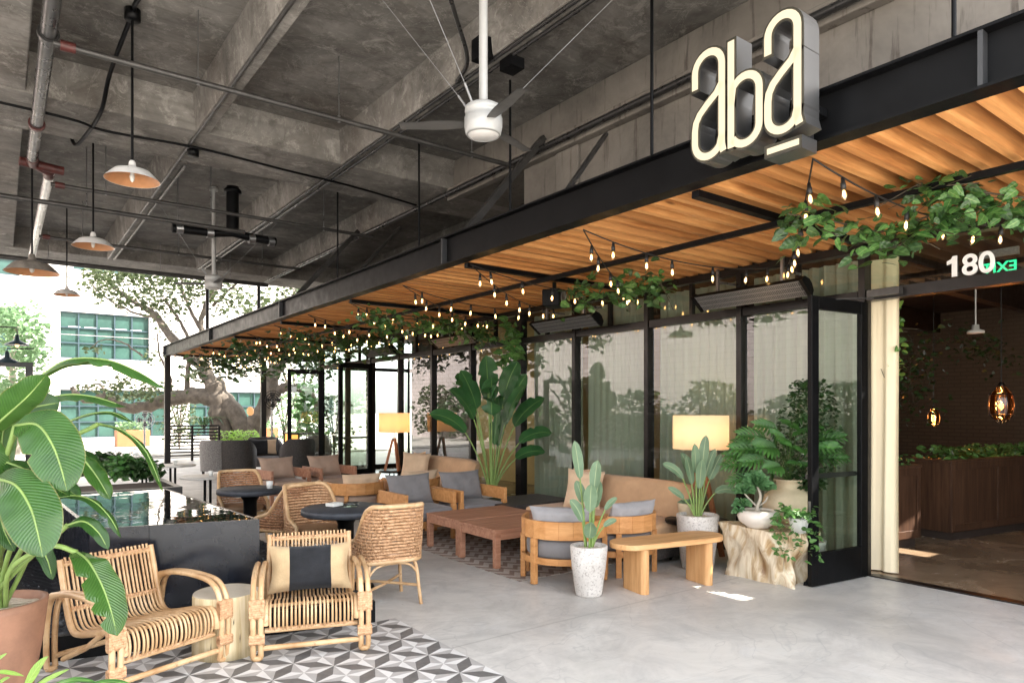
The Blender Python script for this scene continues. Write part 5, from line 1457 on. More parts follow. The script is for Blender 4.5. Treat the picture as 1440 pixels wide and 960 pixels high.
for k, (az, el, s, L) in enumerate(((215,62,.40,.40),(185,55,.42,.4),(250,58,.40,.40),(160,48,.44,.38),(200,70,.46,.38),(240,75,.52,.36),(280,66,.46,.34),(145,40,.42,.34),(320,55,.38,.32),(225,45,.30,.34),(172,36,.40,.33),(140,28,.40,.32),(150,12,.36,.30),(215,80,.56,.34),(300,45,.34,.30),(90,50,.4,.3),(30,50,.4,.3),(245,85,.60,.32),(170,74,.55,.32),(155,62,.5,.34),(130,55,.45,.3),(190,40,.26,.32))):
    a = radians(az); e = radians(el); dh = Vector((cos(a),sin(a),0)); b0 = Vector((0,0,.92))
    p1 = b0+(dh*cos(e)+Vector((0,0,sin(e))))*s
    stalks.tube(smooth_path([b0, b0.lerp(p1,.5)+Vector((0,0,.05)), p1], 4), .006, 6)
    td = dh*.85+Vector((0,0,-.30+.5*sin(e)))
    N = Vector((0,0,1))*.45+dh*.25+Vector((-.55,-.65,.1))*.8
    lobed_leaf(leafs, p1, td, N, L, 50+k)
leafs.build('foliage', M['philo'], vz); stalks.build('leaf_stalk', M['stemdark'], vz)
# tall blade leaves rising left of the vase
m = MB()
for k, (az, lean, L) in enumerate(((150,14,.62),(165,22,.55),(300,26,.66),(320,40,.6),(130,30,.5),(240,10,.6))):
    a = radians(az); le = radians(lean); dh = Vector((cos(a),sin(a),0)); b0 = Vector((-.05,.16,.90))
    q = [b0]; 
    for i in range(4): th = le*(.4+.5*i); q.append(q[-1]+(dh*sin(th)+Vector((0,0,cos(th))))*L/4)
    blade(m, q, .042, -dh+Vector((0,0,.4)), 'lance', .25, .01, 12, 4, (), 0, 0, k)
m.build('blade_leaf', M['limeleaf' if False else 'philo'], vz)
iv = thing('ivy_pot', 'small white pot spilling ivy over the root block beside the door', 'potted plant', (5.98,3.50,.502))
m = MB(); m.lathe([(0,0),(.065,0),(.09,.13),(.095,.14),(.08,.14),(.078,.12),(0,.12)], 28); m.build('pot', M['potwhite'], iv)
m = MB(); r_ = random.Random(5); pts = []
for k in range(260):
    a = r_.uniform(1.6,4.9); t = r_.random(); rad = .05+.15*min(1,t*2); z = .15+.09*sin(pi*t) if t < .4 else .18-(t-.4)*.62
    pts.append((rad*cos(a)*(1.1), rad*sin(a)+r_.uniform(-.03,.03), z+r_.uniform(-.03,.03)))
leafcloud(m, pts, .062, 4); m.build('foliage', M['ivy'], iv)
sm_ = thing('succulent_pot', 'small beige clay pot with succulents on the black side table', 'potted plant', (5.98,4.78,.462))
m = MB(); m.lathe([(0,0),(.085,0),(.095,.02),(.115,.15),(.12,.18),(.105,.18),(.10,.15),(0,.15)], 30); m.build('pot', M['beigeclay'], sm_)
m = MB()
for k in range(6): rosette(m, (.05*cos(k),.05*sin(k),.16), 12, .07, .016, k, .3)
m.build('foliage', M['strelgrey'], sm_)
# ficus between door and glass
fc = thing('potted_ficus', 'slim standard ficus tree in a grey pot behind the open door', 'potted plant', (6.52,3.72,0))
m = MB(); m.lathe([(0,0),(.13,0),(.165,.30),(.175,.34),(.155,.34),(.15,.30),(0,.30)], 30); m.build('pot', M['tabletop'], fc)
m = MB(); m.tube(smooth_path([(0,0,.28),(.015,.01,.7),(-.01,.0,1.1),(.0,.01,1.5)], 5), .011, 8)
for k in range(14):
    a = k*2.4; z = .85+.07*k; m.tube(smooth_path([(0,0,z),(.1*cos(a),.1*sin(a),z+.08),(.2*cos(a),.2*sin(a),z+.10)], 3), .004, 5)
m.build('trunk', M['barkpale'], fc)
m = MB(); r_ = random.Random(9); pts = []
for k in range(2300):
    z = r_.uniform(.85,1.95); rr = .32*sin(pi*min(1,max(0,(z-.78)/1.25)))**.6; a = r_.uniform(0,6.28); q = rr*r_.random()**.5
    cl = sin(a*3+z*6)
    if cl < -.55 and q > .16: continue
    pts.append((q*cos(a), q*sin(a), z))
leafcloud(m, pts, .056, 6, 'quad'); m.build('crown', M['ficus'], fc)

# ---------------------------------------------------------- vines under the slats
def vine(label, path, n, spread, size, seed, mats=('ivy','ivydark'), hang=.2):
    o = thing('ivy_garland', label, 'vine', (0,0,0), 0, 'ivy garlands under the pergola')
    r = random.Random(seed); pth = smooth_path(path, 10); m = MB()
    m.tube(pth, .007, 6)
    for k in range(10):
        i = r.randrange(len(pth)-4); p = pth[i]
        m.tube(smooth_path([p, p+Vector((r.uniform(-.15,.15), r.uniform(-.15,.15), -.02)), p+Vector((r.uniform(-.3,.3), r.uniform(-.3,.3), -hang*r.random()*1.3))], 3), .003, 5)
    m.build('vine_stem', M['vinestem'], o)
    for mi, mt in enumerate(mats):
        pts = []
        for k in range(n//len(mats)):
            t = r.random(); 
            if sin(t*19+seed)+.6*sin(t*47+seed*2) < -.75: continue
            i = int(t*(len(pth)-1)); p = pth[i]
            q = Vector((r.gauss(0,spread), r.gauss(0,spread), r.gauss(-.03,spread*.8)-hang*.5*r.random()**2))
            pts.append(p+q)
        mb = MB(); leafcloud(mb, pts, size, seed+mi*10); mb.build('foliage', M[mt], o)
vine('ivy garland nearest the entrance, spreading over the number', [P(1105,300,5.05),P(1175,312,5.0),P(1240,325,5.1),P(1300,306,5.0),P(1350,288,4.9),P(1400,292,4.9),P(1470,300,4.9)], 520, .085, .105, 1, hang=.2)
vine('ivy sprig climbing the bar above the entrance garland', [P(1290,262,4.85),P(1330,258,4.8),P(1368,268,4.75),P(1440,278,4.7)], 190, .07, .09, 2, hang=.12)
vine('ivy clump beside the loudspeaker box', [P(800,415,8.5),P(835,400,8.1),P(872,402,7.8),P(905,388,7.5),P(925,398,7.4)], 300, .10, .11, 3, hang=.3)
vine('ivy garland along the crossbar over the farther sofa', [(4.3,9.6,3.12),(5.0,9.62,3.08),(5.7,9.6,3.12),(6.4,9.6,3.05),(6.75,9.5,3.0)], 640, .12, .11, 4, ('ivydark','ivy'), hang=.3)
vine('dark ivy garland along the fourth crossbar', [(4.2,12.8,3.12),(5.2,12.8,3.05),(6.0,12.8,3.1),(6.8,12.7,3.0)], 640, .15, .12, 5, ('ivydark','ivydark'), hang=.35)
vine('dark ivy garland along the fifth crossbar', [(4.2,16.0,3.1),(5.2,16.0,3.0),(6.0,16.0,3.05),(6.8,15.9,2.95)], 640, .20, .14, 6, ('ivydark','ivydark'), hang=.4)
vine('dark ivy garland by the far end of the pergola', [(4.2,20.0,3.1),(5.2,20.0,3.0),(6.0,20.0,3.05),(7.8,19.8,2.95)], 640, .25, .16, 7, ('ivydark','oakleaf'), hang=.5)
vine('large leaved vine hanging on the dark post of glass front', [(6.70,8.95,3.1),(6.68,8.93,2.9),(6.66,8.92,2.65),(6.66,8.92,2.45)], 110, .09, .17, 8, ('ivy',), hang=.2)
vine('vine hanging inside the entrance along the cream curtain', [(7.35,3.3,2.95),(7.4,3.33,2.6),(7.4,3.3,2.3),(7.38,3.28,2.0)], 260, .06, .08, 9, ('limeleaf','ivy'), hang=.15)
# ---------------------------------------------------------- inside the restaurant
def wbox(loc, sx, sy, h, label, seed, rz=0):
    o = thing('wood_planter_box', label, 'planter', loc, rz, 'panelled planter boxes inside')
    m = MB(); m.box(0,sx,0,sy,.10,h); m.build('body', M['walnut'], o, bevel=.004)
    m = MB(); m.box(.04,sx-.04,.03,sy-.03,0,.099); m.build('plinth', M['darkwall'], o)
    m = MB(); m.box(-.018,sx+.018,-.018,sy+.018,h+.001,h+.035)
    n = max(1, int(sx/.9)); 
    for k in range(n+1): x = k*(sx-.07)/n; m.box(x,x+.07,-.014,-.001,.11,h)
    m.box(.071,sx-.071,-.013,-.001,h-.09,h); m.box(.071,sx-.071,-.013,-.001,.11,.2)
    m.build('panel_frame', M['walnut'], o, bevel=.003)
    m = MB(); r = random.Random(seed); pts = [(r.uniform(.03,sx-.03), r.uniform(.03,sy-.03), h+.02+r.random()**1.5*.16) for _ in range(int(420*sx*max(.4,sy)))]
    leafcloud(m, pts, .085, seed, 'heart'); m.build('foliage', M['ivy'], o); return o
wbox((9.55,3.55,.004), 3.2, .55, .98, 'long dark panelled planter box with green plants inside the restaurant', 31, -.16)
wbox((8.30,3.75,.004), .62, .55, .95, 'short brown panelled planter box beside the cream curtain', 32, -.16)
o = thing('interior_chair', 'woven high back chair between the two panelled planter boxes', 'chair', (9.42,4.15,.004), 2.0)
m = MB()
def cf(u, v): a = (u-.5)*2.6; return (.28*sin(a), .28*cos(a), .35+v*(.62-.25*abs(u-.5)**2*4))
m.grid(cf, 20, 10); m.build('backrest', M['wickerbrown'], o)
m = MB(); m.lathe([(0,.35),(.26,.35),(.27,.45),(0,.47)], 24); m.build('seat', M['leather'], o)
for k in range(4):
    a = pi/4+k*pi/2; m = MB(); m.tube([(.2*cos(a),.2*sin(a),.36),(.24*cos(a),.24*sin(a),0)], .014, 6); m.build('leg', M['walnutdark'], o)
def lantern(loc, s, label, power):
    o = thing('glass_lantern', label, 'lantern', loc, 0, 'lit glass lanterns inside')
    m = MB(); m.tube([(0,0,.34*s),(0,0,3.55-loc[2])], .006, 6); m.build('cord', M['cordblack'], o)
    m = MB()
    prof_ = [(.03,.34),(.06,.30),(.16,.17),(.18,.0),(.16,-.14),(.10,-.22),(.02,-.28)]
    for k in range(8):
        a = k*pi/4; m.tube([(r*s*cos(a), r*s*sin(a), z*s) for r, z in prof_], .006, 5)
    for i in (1, 2, 4, 5):
        r, z = prof_[i]; m.tube([(r*s*cos(k*pi/12), r*s*sin(k*pi/12), z*s) for k in range(24)], .007, 5, 0, False, True)
    m.lathe([(0,.30*s),(.06*s,.30*s),(.03*s,.36*s),(0,.36*s)], 12); m.build('frame', M['bronze'], o)
    m = MB(); m.lathe([(r*s*.97,z*s) for r, z in prof_[1:-1]], 8, smooth=False); m.build('glass_body', M['lanternglass'], o)
    m = MB(); m.lathe([(0,.05*s),(.03*s,.02*s),(.035*s,-.03*s),(0,-.07*s)], 12); m.build('bulb', M['lampbulb'], o)
    ld = bpy.data.lights.new('lantern_light', 'POINT'); ld.energy = power; ld.color = (1,.5,.18); ld.shadow_soft_size = .04
    lo = bpy.data.objects.new('lantern_light', ld); COL.objects.link(lo); lo.parent = o
M['lanternglass'] = glass('amber lantern glass', (.85,.5,.25), .8, .05)
M['lampbulb'] = emit('lantern bulb', (1,.45,.12), 2.2)
for px, py, d, s, lb in ((1313,588,11.5,.55,'smaller lit glass lantern inside, left'), (1408,570,9.0,.85,'larger lit glass lantern inside, right')):
    lantern(tuple(P(px,py,d)), s, lb, 5)
# small ceiling fixture inside
p = P(1372, 463, 9.0); o = thing('ceiling_fixture', 'small white ceiling fixture hanging inside the entrance', 'light fixture', tuple(p))
m = MB(); m.tube([(0,0,.05),(0,0,3.55-p.z)], .010, 6); m.build('stem', M['potwhite'], o)
m = MB(); m.lathe([(0,.06),(.04,.06),(.045,.0),(.1,-.02),(.1,-.05),(0,-.06)], 20); m.build('body', M['potwhite'], o)
vine('dark plant trailing from a beam inside the restaurant, left', [P(1285,470,10.5),P(1280,520,10.5),P(1285,570,10.5)], 420, .22, .08, 21, ('ficus','ficus'), hang=.4)
vine('dark plant trailing from a beam inside the restaurant, right', [P(1352,470,11),P(1385,480,11),P(1415,500,11)], 260, .2, .08, 22, ('ficus','ficus'), hang=.3)
# exit sign behind the transom: lettering shows reversed
o = thing('exit_sign', 'green edge lit exit sign behind transom glass, lettering seen reversed', 'exit sign', tuple(P(1405,374,6.55)))
m = MB(); m.box(-.02,.02,-.16,.16,.09,.16); m.build('housing', M['heater'], o)
m = MB(); m.box(-.004,.004,-.155,.155,-.11,.089); m.build('acrylic_plate', M['glassclear'], o)
ob = text_mesh('EXIT', .14, .003, M['exit'], 'exit_letters', o, Matrix.Translation((-.006,-.15,-.06))@Matrix(((0,0,-1,0),(1,0,0,0),(0,1,0,0),(0,0,0,1))))
o = thing('exit_sign', 'small green exit sign over the far doors', 'exit sign', (6.55,13.9,2.95))
m = MB(); m.box(-.02,.02,-.13,.13,.06,.10); m.build('housing', M['heater'], o)
text_mesh('EXIT', .12, .003, M['exit'], 'exit_letters', o, Matrix.Translation((-.006,.13,-.05))@RY)
# ================================================================== FAR TERRACE, TREE, BUILDINGS
# opposite building
bd = thing('office_building', 'pale stucco office building with green gridded windows beyond the terrace', 'building', (0,40,0))
m = MB()
x0, x1, H = -14, 14, 16
wins = [(2.35,6.25,4.2,6.5),(2.35,7.2,.25,2.65),(-2.6,.75,8.0,10.4),(2.9,6.4,8.6,11),(-2.6,.7,4.2,6.5),(8.2,12.5,.25,2.65),(-2.6,.7,.25,2.65)]
# wall as strips round the openings
xs = sorted(set([x0,x1]+[w[0] for w in wins]+[w[1] for w in wins])); zs = sorted(set([0,H]+[w[2] for w in wins]+[w[3] for w in wins]))
for i in range(len(xs)-1):
    for j in range(len(zs)-1):
        cx, cz = (xs[i]+xs[i+1])/2, (zs[j]+zs[j+1])/2
        if any(w[0] < cx < w[1] and w[2] < cz < w[3] for w in wins): continue
        m.add([(xs[i],0,zs[j]),(xs[i+1],0,zs[j]),(xs[i+1],0,zs[j+1]),(xs[i],0,zs[j+1])], [(0,1,2,3)])
for w in wins:
    a, b, c_, d = w
    m.add([(a,0,c_),(b,0,c_),(b,.2,c_),(a,.2,c_)], [(0,1,2,3)]); m.add([(a,0,d),(a,.2,d),(b,.2,d),(b,0,d)], [(0,1,2,3)])
    m.add([(a,0,c_),(a,.2,c_),(a,.2,d),(a,0,d)], [(0,1,2,3)]); m.add([(b,0,c_),(b,0,d),(b,.2,d),(b,.2,c_)], [(0,1,2,3)])
m.box(x0,x1,.25,10,0,H)
m.build('wall', M['stucco'], bd)
m = MB()
for z in (2.9, 5.35, 7.6): m.box(x0,x1,-.012,-.002,z,z+.02)
for x in (-8,.9,2.2,7.8): m.box(x,x+.02,-.011,-.003,0,H)
m.build('wall_joint', M['blocks'], bd)
M['tealframe'] = plain('teal window frame', (.035,.06,.072), .4, .2, .1)
M['officeglass'] = plain('green office glazing', (.035,.075,.062), .2, 0, .35, .8, spec=.25)
for w in wins:
    a, b, c_, d = w
    f_ = MB(); n = max(3, int((b-a)/.75)); 
    for k in range(n+1): x = a+(b-a)*k/n; f_.box(x-.03,x+.03,.08,.14,c_,d)
    for z in (c_+.03, c_+(d-c_)*.33, c_+(d-c_)*.66, d-.03): f_.box(a,b,.078,.138,z-.03,z+.03)
    ob = f_.build('window', M['tealframe'], bd)
    p_ = MB(); p_.add([(a,.15,c_),(b,.15,c_),(b,.15,d),(a,.15,d)], [(0,1,2,3)]); p_.build('window_pane', M['officeglass'], ob)
# office tube lights seen in the big window
m = MB(); 
for k in range(5): m.box(2.7+.68*k, 3.2+.68*k, .141, .146, 5.74, 5.79)
m.build('tube_light', M['tubelight'], bd)
# garden ground and raised bed
m = MB(); m.box(-20,30,25.6,39.9,-.02,.03); tag(m.build('plaza_paving', M['ground']), kind='structure')

# big oak
oak = thing('oak_tree', 'large spreading oak with bent limbs behind the end of pergola', 'tree', (0,0,0))
D = 25.5
def L(px, py, d=D): return P(px, py, d)
tr_ = MB()
S = D/960
def limb(pts, r0, r1, seg=10, d=D, dz=None):
    q = smooth_path([P(x, y, d+(dz[k] if dz else 0)) for k, (x, y) in enumerate(pts)], 6); n = len(q)
    rr = [(r0+(r1-r0)*(i/(n-1))**.8)*(1+.07*sin(i*1.7+r0*40)) for i in range(n)]
    rr = [x*.84 for x in rr]
    q = [p+Vector((rnd.uniform(-.03,.03), rnd.uniform(-.03,.03), rnd.uniform(-.03,.03))) for p in q]
    tr_.tube(q, rr, seg); return q
ends = []
limb([(318,640),(312,600),(308,560),(300,535)], .62, .42)
limb([(352,640),(345,605),(322,570),(300,545),(280,500)], .55, .28)
limb([(345,640),(358,600),(378,560),(382,530),(395,505),(420,492),(450,500)], .50, .22)
limb([(378,560),(400,545),(425,548),(442,560),(447,590)], .26, .12)
a = limb([(310,560),(270,556),(235,562),(205,572),(175,572),(150,560),(118,562),(100,545)], .42, .10); ends += a[12:]
a = limb([(285,515),(255,490),(235,465),(215,440),(190,425),(160,405)], .26, .08); ends += a[8:]
a = limb([(262,555),(265,510),(262,470),(245,440),(230,420)], .12, .05); ends += a[8:]
a = limb([(236,560),(240,535),(225,500),(222,470)], .09, .03); ends += a[8:]
a = limb([(282,505),(283,465),(285,440),(300,405),(310,380)], .17, .06); ends += a[6:]
a = limb([(300,430),(330,400),(350,385)], .08, .03); ends += a
a = limb([(285,470),(265,430),(255,400),(262,370)], .10, .04); ends += a[6:]
a = limb([(385,520),(375,480),(390,440),(420,405)], .12, .04); ends += a[8:]
a = limb([(420,495),(440,470),(455,440)], .10, .04); ends += a[4:]
a = limb([(220,445),(190,440),(150,420),(125,395)], .07, .02); ends += a[4:]
a = limb([(200,500),(170,480),(145,478),(125,490)], .05, .015); ends += a[6:]
a = limb([(150,560),(140,540),(120,545),(112,540)], .06, .02); ends += a
tr_.build('trunk', M['bark'], oak)
m = MB(); r_ = random.Random(11); pts = []
def clump(px, py, rx, ry, n, d=D, dd=1.6):
    for _ in range(n):
        x = r_.gauss(0,.45); y = r_.gauss(0,.45); z = r_.uniform(-dd,dd)
        pts.append(P(px+x*rx, py+y*ry, d+z))
for c in ((150,395,36,22,620),(185,385,45,18,700),(225,395,45,25,700),(205,420,45,22,520),(160,418,30,14,260),(262,400,42,30,560),(300,410,45,28,520),(340,425,45,30,560),(390,430,45,28,520),(420,410,40,20,420),(325,385,70,16,520),(255,372,70,14,420),(135,382,20,14,220),(300,360,80,14,300),
          (245,432,40,18,260),(195,556,45,10,420),(150,545,25,14,230),(120,545,14,8,60),(215,545,35,9,260),(270,525,22,12,130),(172,535,18,10,120),(135,492,14,8,40),(210,500,14,16,60),(228,460,18,18,90),(350,470,45,18,220),(300,475,35,14,120),(420,470,35,18,220),(335,520,50,10,120),(430,520,20,18,90)):
    clump(*c)
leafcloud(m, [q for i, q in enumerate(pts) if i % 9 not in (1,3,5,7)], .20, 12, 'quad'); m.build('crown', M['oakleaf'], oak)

def bushy(name, label, base, h, w, n, size, mat, seed, cat='shrub', group=None, trunk=True):
    o = thing(name, label, cat, tuple(base), 0, group)
    r = random.Random(seed); pts = []
    for k in range(n):
        z = h*(.12+.88*r.random()); rr = w*sin(pi*min(1,max(.05,.1+.85*z/h)))**.6*r.random()**.5; a = r.uniform(0,6.28)
        pts.append((rr*cos(a)*(1+.3*sin(a*3+z*4)), rr*sin(a), z))
    m = MB(); leafcloud(m, pts, size, seed, 'quad'); m.build('crown', M[mat], o)
    if trunk:
        m = MB(); 
        for k in range(4): a = k*1.6; m.tube(smooth_path([(0,0,0),(.1*w*cos(a),.1*w*sin(a),h*.4),(.5*w*cos(a),.5*w*sin(a),h*.85)], 4), .012*h, 6)
        m.build('trunk', M['bark'], o)
    return o
# pale tree at the far left
lt = thing('pale_tree', 'pale green tree at far left in front of the office building', 'tree', tuple(at(22,640,0)))
q = at(22,640,0); m = MB(); m.tube(smooth_path([(0,0,0),(.05,0,1.5),(-.1,.1,3.2),(.1,0,5)], 4), [.16,.15,.15,.14,.13,.13,.12,.11,.10,.09,.08,.07,.06], 8); m.build('trunk', M['barkpale'], lt)
m = MB(); pts = []; r_ = random.Random(3); dq = .6*q.x+.8*q.y
for c in ((25,465,40,35,700),(8,445,30,22,400),(40,500,35,25,500),(15,545,30,35,420),(48,545,22,16,160),(5,600,26,30,300),(55,470,12,30,120)):
    for _ in range(c[4]):
        pp = P(c[0]+r_.gauss(0,.45)*c[2], c[1]+r_.gauss(0,.45)*c[3], dq+r_.uniform(-1.2,1.2)); pts.append(pp-q)
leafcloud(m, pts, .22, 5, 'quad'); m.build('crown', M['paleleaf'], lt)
# young rubber tree in the terrace corner, shrubs beyond
p = at(432, 640, 0); p = P(430, 640, 22.8)
rb = thing('rubber_tree', 'young large leaved rubber tree standing by the far terrace seats', 'tree', (p.x,p.y,0))
m = MB(); m.tube(smooth_path([(0,0,.4),(.03,0,1.2),(-.05,.05,2.2)], 4), .02, 7); m.build('trunk', M['bark'], rb)
m = MB(); r_ = random.Random(8); pts = [(r_.gauss(0,.30)*(1.1-.28*z), r_.gauss(0,.30)*(1.1-.28*z), z) for z in [r_.uniform(.8,2.5) for _ in range(150)]]
leafcloud(m, pts, .30, 9, 'heart'); m.build('crown', M['ivy'], rb)
m = MB(); m.lathe([(0,0),(.22,0),(.27,.42),(0,.42)], 20); m.build('pot', M['slate'], rb)
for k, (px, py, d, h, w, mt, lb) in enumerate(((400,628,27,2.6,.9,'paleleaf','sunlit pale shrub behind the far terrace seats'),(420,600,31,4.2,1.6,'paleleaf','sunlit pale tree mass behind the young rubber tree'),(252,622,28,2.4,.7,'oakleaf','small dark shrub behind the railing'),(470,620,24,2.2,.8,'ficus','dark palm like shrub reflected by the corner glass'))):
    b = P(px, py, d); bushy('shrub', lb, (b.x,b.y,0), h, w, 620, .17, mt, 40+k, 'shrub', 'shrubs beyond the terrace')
# spiky palm on the left of the trunk
b = P(286,620,25); o = thing('cycad', 'spiky palm like plant behind the railing', 'plant', (b.x,b.y,.6))
m = MB()
for k in range(16):
    a = k*2.4; L_ = 1.0; dh = Vector((cos(a),sin(a),0)); blade(m, [Vector((0,0,.3)), dh*.35+Vector((0,0,.75)), dh*.8+Vector((0,0,.75)), dh*1.1+Vector((0,0,.5))], .05, Vector((0,0,1)), 'lance', .3, 0, 10, 2)
m.build('frond', M['ficus'], o)
# railing at the terrace end
rl = thing('terrace_railing', 'dark slatted screen railing at the far end of the terrace', 'railing', (0,0,0))
m = MB(); a, b = P(238,640,21.8), P(308,640,22.6); a.z = 0; b.z = 0
for k in range(9): 
    z = .18+.105*k; m.bar(a+Vector((0,0,z)), b+Vector((0,0,z)), .03, .05)
for t in (0,.45,1): p = a.lerp(b,t); m.bar(p, p+Vector((0,0,1.12)), .07)
m.bar(a+Vector((0,0,1.13)), b+Vector((0,0,1.13)), .08, .05); m.build('slat_screen', M['bronze'], rl)
# green herb planter at trunk
b = P(335,650,23.2); o = thing('herb_planter', 'light planter box of bright green herbs at the oak trunk', 'planter', (b.x-.7,b.y,0))
m = MB(); m.box(0,1.5,0,.5,0,.55); m.build('box', M['tabletop'], o)
m = MB(); r_ = random.Random(2); leafcloud(m, [(r_.uniform(.05,1.45), r_.uniform(.05,.45), .55+.4*r_.random()**1.4) for _ in range(500)], .12, 2, 'quad'); m.build('foliage', M['limeleaf'], o)
# high backed dark woven lounge chairs under the far end
def tub_chair(px, py, label, f, s=1.0, mat='wickergrey'):
    p = at(px, py, 0)
    o = thing('tub_chair', label, 'armchair', (p.x,p.y,0), face(*f), 'grey woven tub chairs far down the terrace')
    m = MB()
    def cf(u, v):
        a = (u-.5)*3.6; e = 1-abs(u-.5)*2
        h = .45+.45*min(1,e*1.7)**.7
        return (.40*s*sin(a)*(1+.05*v), .36*s*cos(a)+.12*v*cos(a), .12+v*(h-.12))
    m.grid(cf, 28, 10); st = len(m.v)
    def cf2(u, v): x, y, z = cf(1-u, v); return (x*.86, y*.86, z)
    m.grid(cf2, 28, 10); m.grid(lambda u, v: tuple(Vector(cf(u,1)).lerp(Vector(cf2(1-u,1)), v)), 28, 1); m.build('backrest', M[mat], o)
    m = MB(); m.box(-.31*s,.31*s,-.33*s,.22*s,.14,.40); m.build('seat_cushion', M['grey'], o, bevel=.03)
    for sx in (-1,1):
        for sy in (-1,1): l = MB(); l.box(sx*.26*s-.025,sx*.26*s+.025,sy*.24*s-.025,sy*.24*s+.025,0,.14); l.build('leg', M['bronze'], o)
    return o
tub_chair(306, 668, 'grey woven tub chair seen from behind, leftmost at the far terrace', (.55,.83), 1.0)
tub_chair(335, 668, 'grey woven tub chair seen from behind, beside the leftmost one', (.35,.93), 1.05, 'wickerdark')
tub_chair(372, 662, 'dark woven tub chair with black and beige pillow', (-.2,-.97), 1.2, 'wickerdark')
tub_chair(418, 664, 'dark brown tub chair below the table lantern', (.1,.99), 1.1, 'wickerdark')
tub_chair(448, 655, 'pale cushioned tub chair behind the far glass corner', (-.3,-.95), .9, 'greyw' if False else 'wickergrey')
p = at(372,662,0); pillow((p.x-.05,p.y-.1,.66), (-.2,-.97), .75, .42, .18, [M['blackweave'],M['tanlight']], 'black pillow with a beige end on the dark tub chair', 12, None, 0, 'lumbar_pillow', None, (.62,.95))
p = P(410,625,19.5); o = thing('table_lantern', 'amber lit table lantern among the far tub chairs', 'lantern', (p.x,p.y,.55))
m = MB(); m.box(-.16,.16,-.16,.16,0,.02); m.box(-.16,.16,-.16,.16,.42,.45)
for x in (-.15,.15):
    for y in (-.15,.15): m.bar((x,y,.02),(x,y,.42),.03)
m.build('frame', M['bronze'], o); m = MB(); m.box(-.135,.135,-.135,.135,.021,.419); m.build('lit_shade', M['lampamber'] if 'lampamber' in M else emit('amber lit shade', (1,.42,.10), .3), o)
o = thing('low_table', 'low dark table under the amber table lantern', 'table', (p.x,p.y,0)); m = MB(); m.box(-.4,.4,-.4,.4,.50,.548); m.build('tabletop', M['bronze'], o)
for x in (-.36,.36):
    for y in (-.36,.36): m = MB(); m.box(x-.03,x+.03,y-.03,y+.03,0,.499); m.build('leg', M['bronze'], o)
p = P(352,578,21); o = thing('amber_pendant', 'small amber lit lantern hanging by the oak trunk', 'lantern', tuple(p))
m = MB(); m.tube([(0,0,.2),(0,0,3.2-p.z)], .008, 6); m.build('cord', M['cordblack'], o); m = MB(); m.lathe([(.04,-.13),(.10,-.07),(.11,.06),(.05,.13),(0,.14)], 12); m.build('lit_globe', emit('amber lit globe', (1,.5,.2), .13), o)
p = P(135,643,17); 
# orange planters and seats out on the plaza
for k, (px, py, d, sx, lb) in enumerate(((188,634,30,1.3,'long orange planter on the plaza behind the banana leaves'),(370,618,29,1.3,'orange planter box right of the oak trunk'))):
    b = P(px,py,d); o = thing('orange_planter', lb, 'planter', (b.x-sx/2,b.y,0), 0, 'orange planters on the plaza'); m = MB(); m.box(0,sx,0,.8,.03,0.75 if k == 0 else .9); m.build('box', M['orangeplanter'], o, bevel=.02)
    m = MB(); r_ = random.Random(60+k); leafcloud(m, [(r_.uniform(.05,sx-.05), r_.uniform(.05,.75), .75+.4*r_.random()) for _ in range(260)], .16, 60+k, 'quad'); m.build('foliage', M['paleleaf'], o)
# standing fans
for k, (px, py, d, lb) in enumerate(((204,590,24,'round silver cooling fan on a post behind the banana leaves'),(384,562,22.3,'round black cooling fan fixed by the right column'))):
    b = P(px,py,d); o = thing('cooling_fan', lb, 'fan', (b.x,b.y,0), 0, 'caged cooling fans'); z = b.z; Rf = .30
    m = MB(); m.tube([(0,.12,0),(0,.12,z)], .035, 8); m.lathe([(0,0),(.2,0),(.2,.03),(0,.04)], 16, (0,.12,0)); m.build('post', M['galv'], o)
    m = MB()
    for r in (Rf, Rf*.75, Rf*.5, Rf*.25): m.tube([(r*cos(a*pi/14), 0, z+r*sin(a*pi/14)) for a in range(28)], .010, 5, 0, False, True)
    for a in range(10): m.tube([(0,0,z),(Rf*cos(a*pi/5),0,z+Rf*sin(a*pi/5))], .006, 5)
    m.build('cage', M['galv' if k == 0 else 'black'], o)
    m = MB(); 
    for a in range(4):
        q = a*pi/2; m.add([(.04*cos(q),.04,z+.04*sin(q)),(.24*cos(q-.4),.03,z+.24*sin(q-.4)),(.26*cos(q+.1),.06,z+.26*sin(q+.1)),(.2*cos(q+.5),.07,z+.2*sin(q+.5))], [(0,1,2,3)])
    m.build('fan_blade', M['conduit'], o)
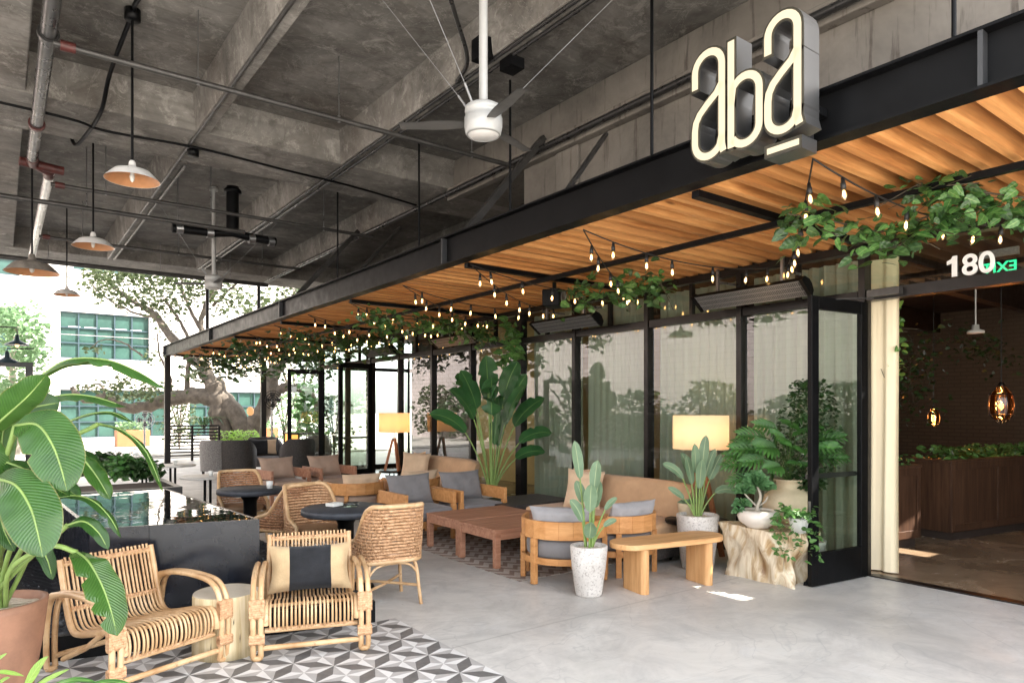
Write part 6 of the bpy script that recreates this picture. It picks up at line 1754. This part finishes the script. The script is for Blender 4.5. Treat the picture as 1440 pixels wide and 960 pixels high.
# post lamps at far left
for k, (px, py, d, lb) in enumerate(((24,484,14,'dark barn lamp on a wire before the pale tree'),(10,509,13,'dark barn lamp with a lit bulb on a square post'))):
    b = P(px,py,d); o = thing('barn_lamp', lb, 'lamp', tuple(b), 0, 'dark barn lamps at far left'); s = .42
    m = MB(); m.lathe([(0,.20),(.03,.20),(.045,.10),(.09,.06),(.21,.0),(.215,-.02)], 28); m.build('lamp_shade', M['tealframe'], o)
    m = MB(); m.lathe([(0,.05),(.05,.04),(.2,-.012)], 28); m.build('shade_lining', M['white'], o)
    m = MB(); m.lathe([(0,.03),(.035,.0),(.03,-.05),(0,-.07)], 12); m.build('bulb', M['bulb'], o)
    m = MB(); m.tube([(0,0,.2),(0,0,.34),(-.6,.2,.36)] if k == 0 else [(0,0,.2),(0,0,.26),(.42,-.1,.27)], .014, 7); m.build('arm', M['bronze'], o)
    if k == 1:
        m = MB(); m.box(.28,.40,-.17,-.05,-b.z,.0); m.box(-.5,.40,-.16,-.06,-.09,-.001); m.build('post', M['bronze'], o)
    else:
        m = MB(); m.bar((-.6,.2,-b.z),(-.6,.2,.45),.08); m.build('post', M['bronze'], o)
# planting behind the pool
for k, (px, py, d, h, w, mt, nm, lb) in enumerate(((175,668,9.0,.30,.26,'philo','fern','bright fern in the planter behind the pool'),(150,640,9.4,.32,.26,'ficus','bush','dark glossy bush behind the banana leaves'),(205,662,8.9,.24,.2,'ficus','plant','small trailing plant at the planter end'),(110,640,9.2,.34,.3,'ficus','bush','dark bush in the planter, left of the fern'))):
    b = P(px,py,d); bushy(nm, lb, (b.x,max(8.5,b.y),.74), h, w, 420, .10, mt, 70+k, 'plant', None)
b = P(165,640,9.2); o = thing('white_flowers', 'white flowering shrub behind the pool planter', 'plant', (b.x,b.y+.4,.74))
m = MB(); r_ = random.Random(77); leafcloud(m, [(r_.gauss(0,.16),r_.gauss(0,.16),.18+r_.gauss(.06,.07)) for _ in range(110)], .07, 77, 'quad'); m.build('blossom', M['potwhite'], o)
m = MB(); leafcloud(m, [(r_.gauss(0,.16),r_.gauss(0,.16),.05+r_.random()*.2) for _ in range(160)], .09, 78, 'quad'); m.build('foliage', M['ficus'], o)
# planting at the foot of the mirrored wall
for k in range(9):
    bushy('hedge_plant', 'leafy shrub at the foot of white block wall, mirrored in the glass front', (-5.7+rnd.uniform(-.2,.2), 8.5+3.1*k, 0), 2.5+rnd.uniform(-.5,.7), 1.35, 900, .26, 'ficus' if k % 2 else 'oakleaf', 90+k, 'shrub', 'shrubs along the block wall')
# clear loose end: rail of rods above the beam
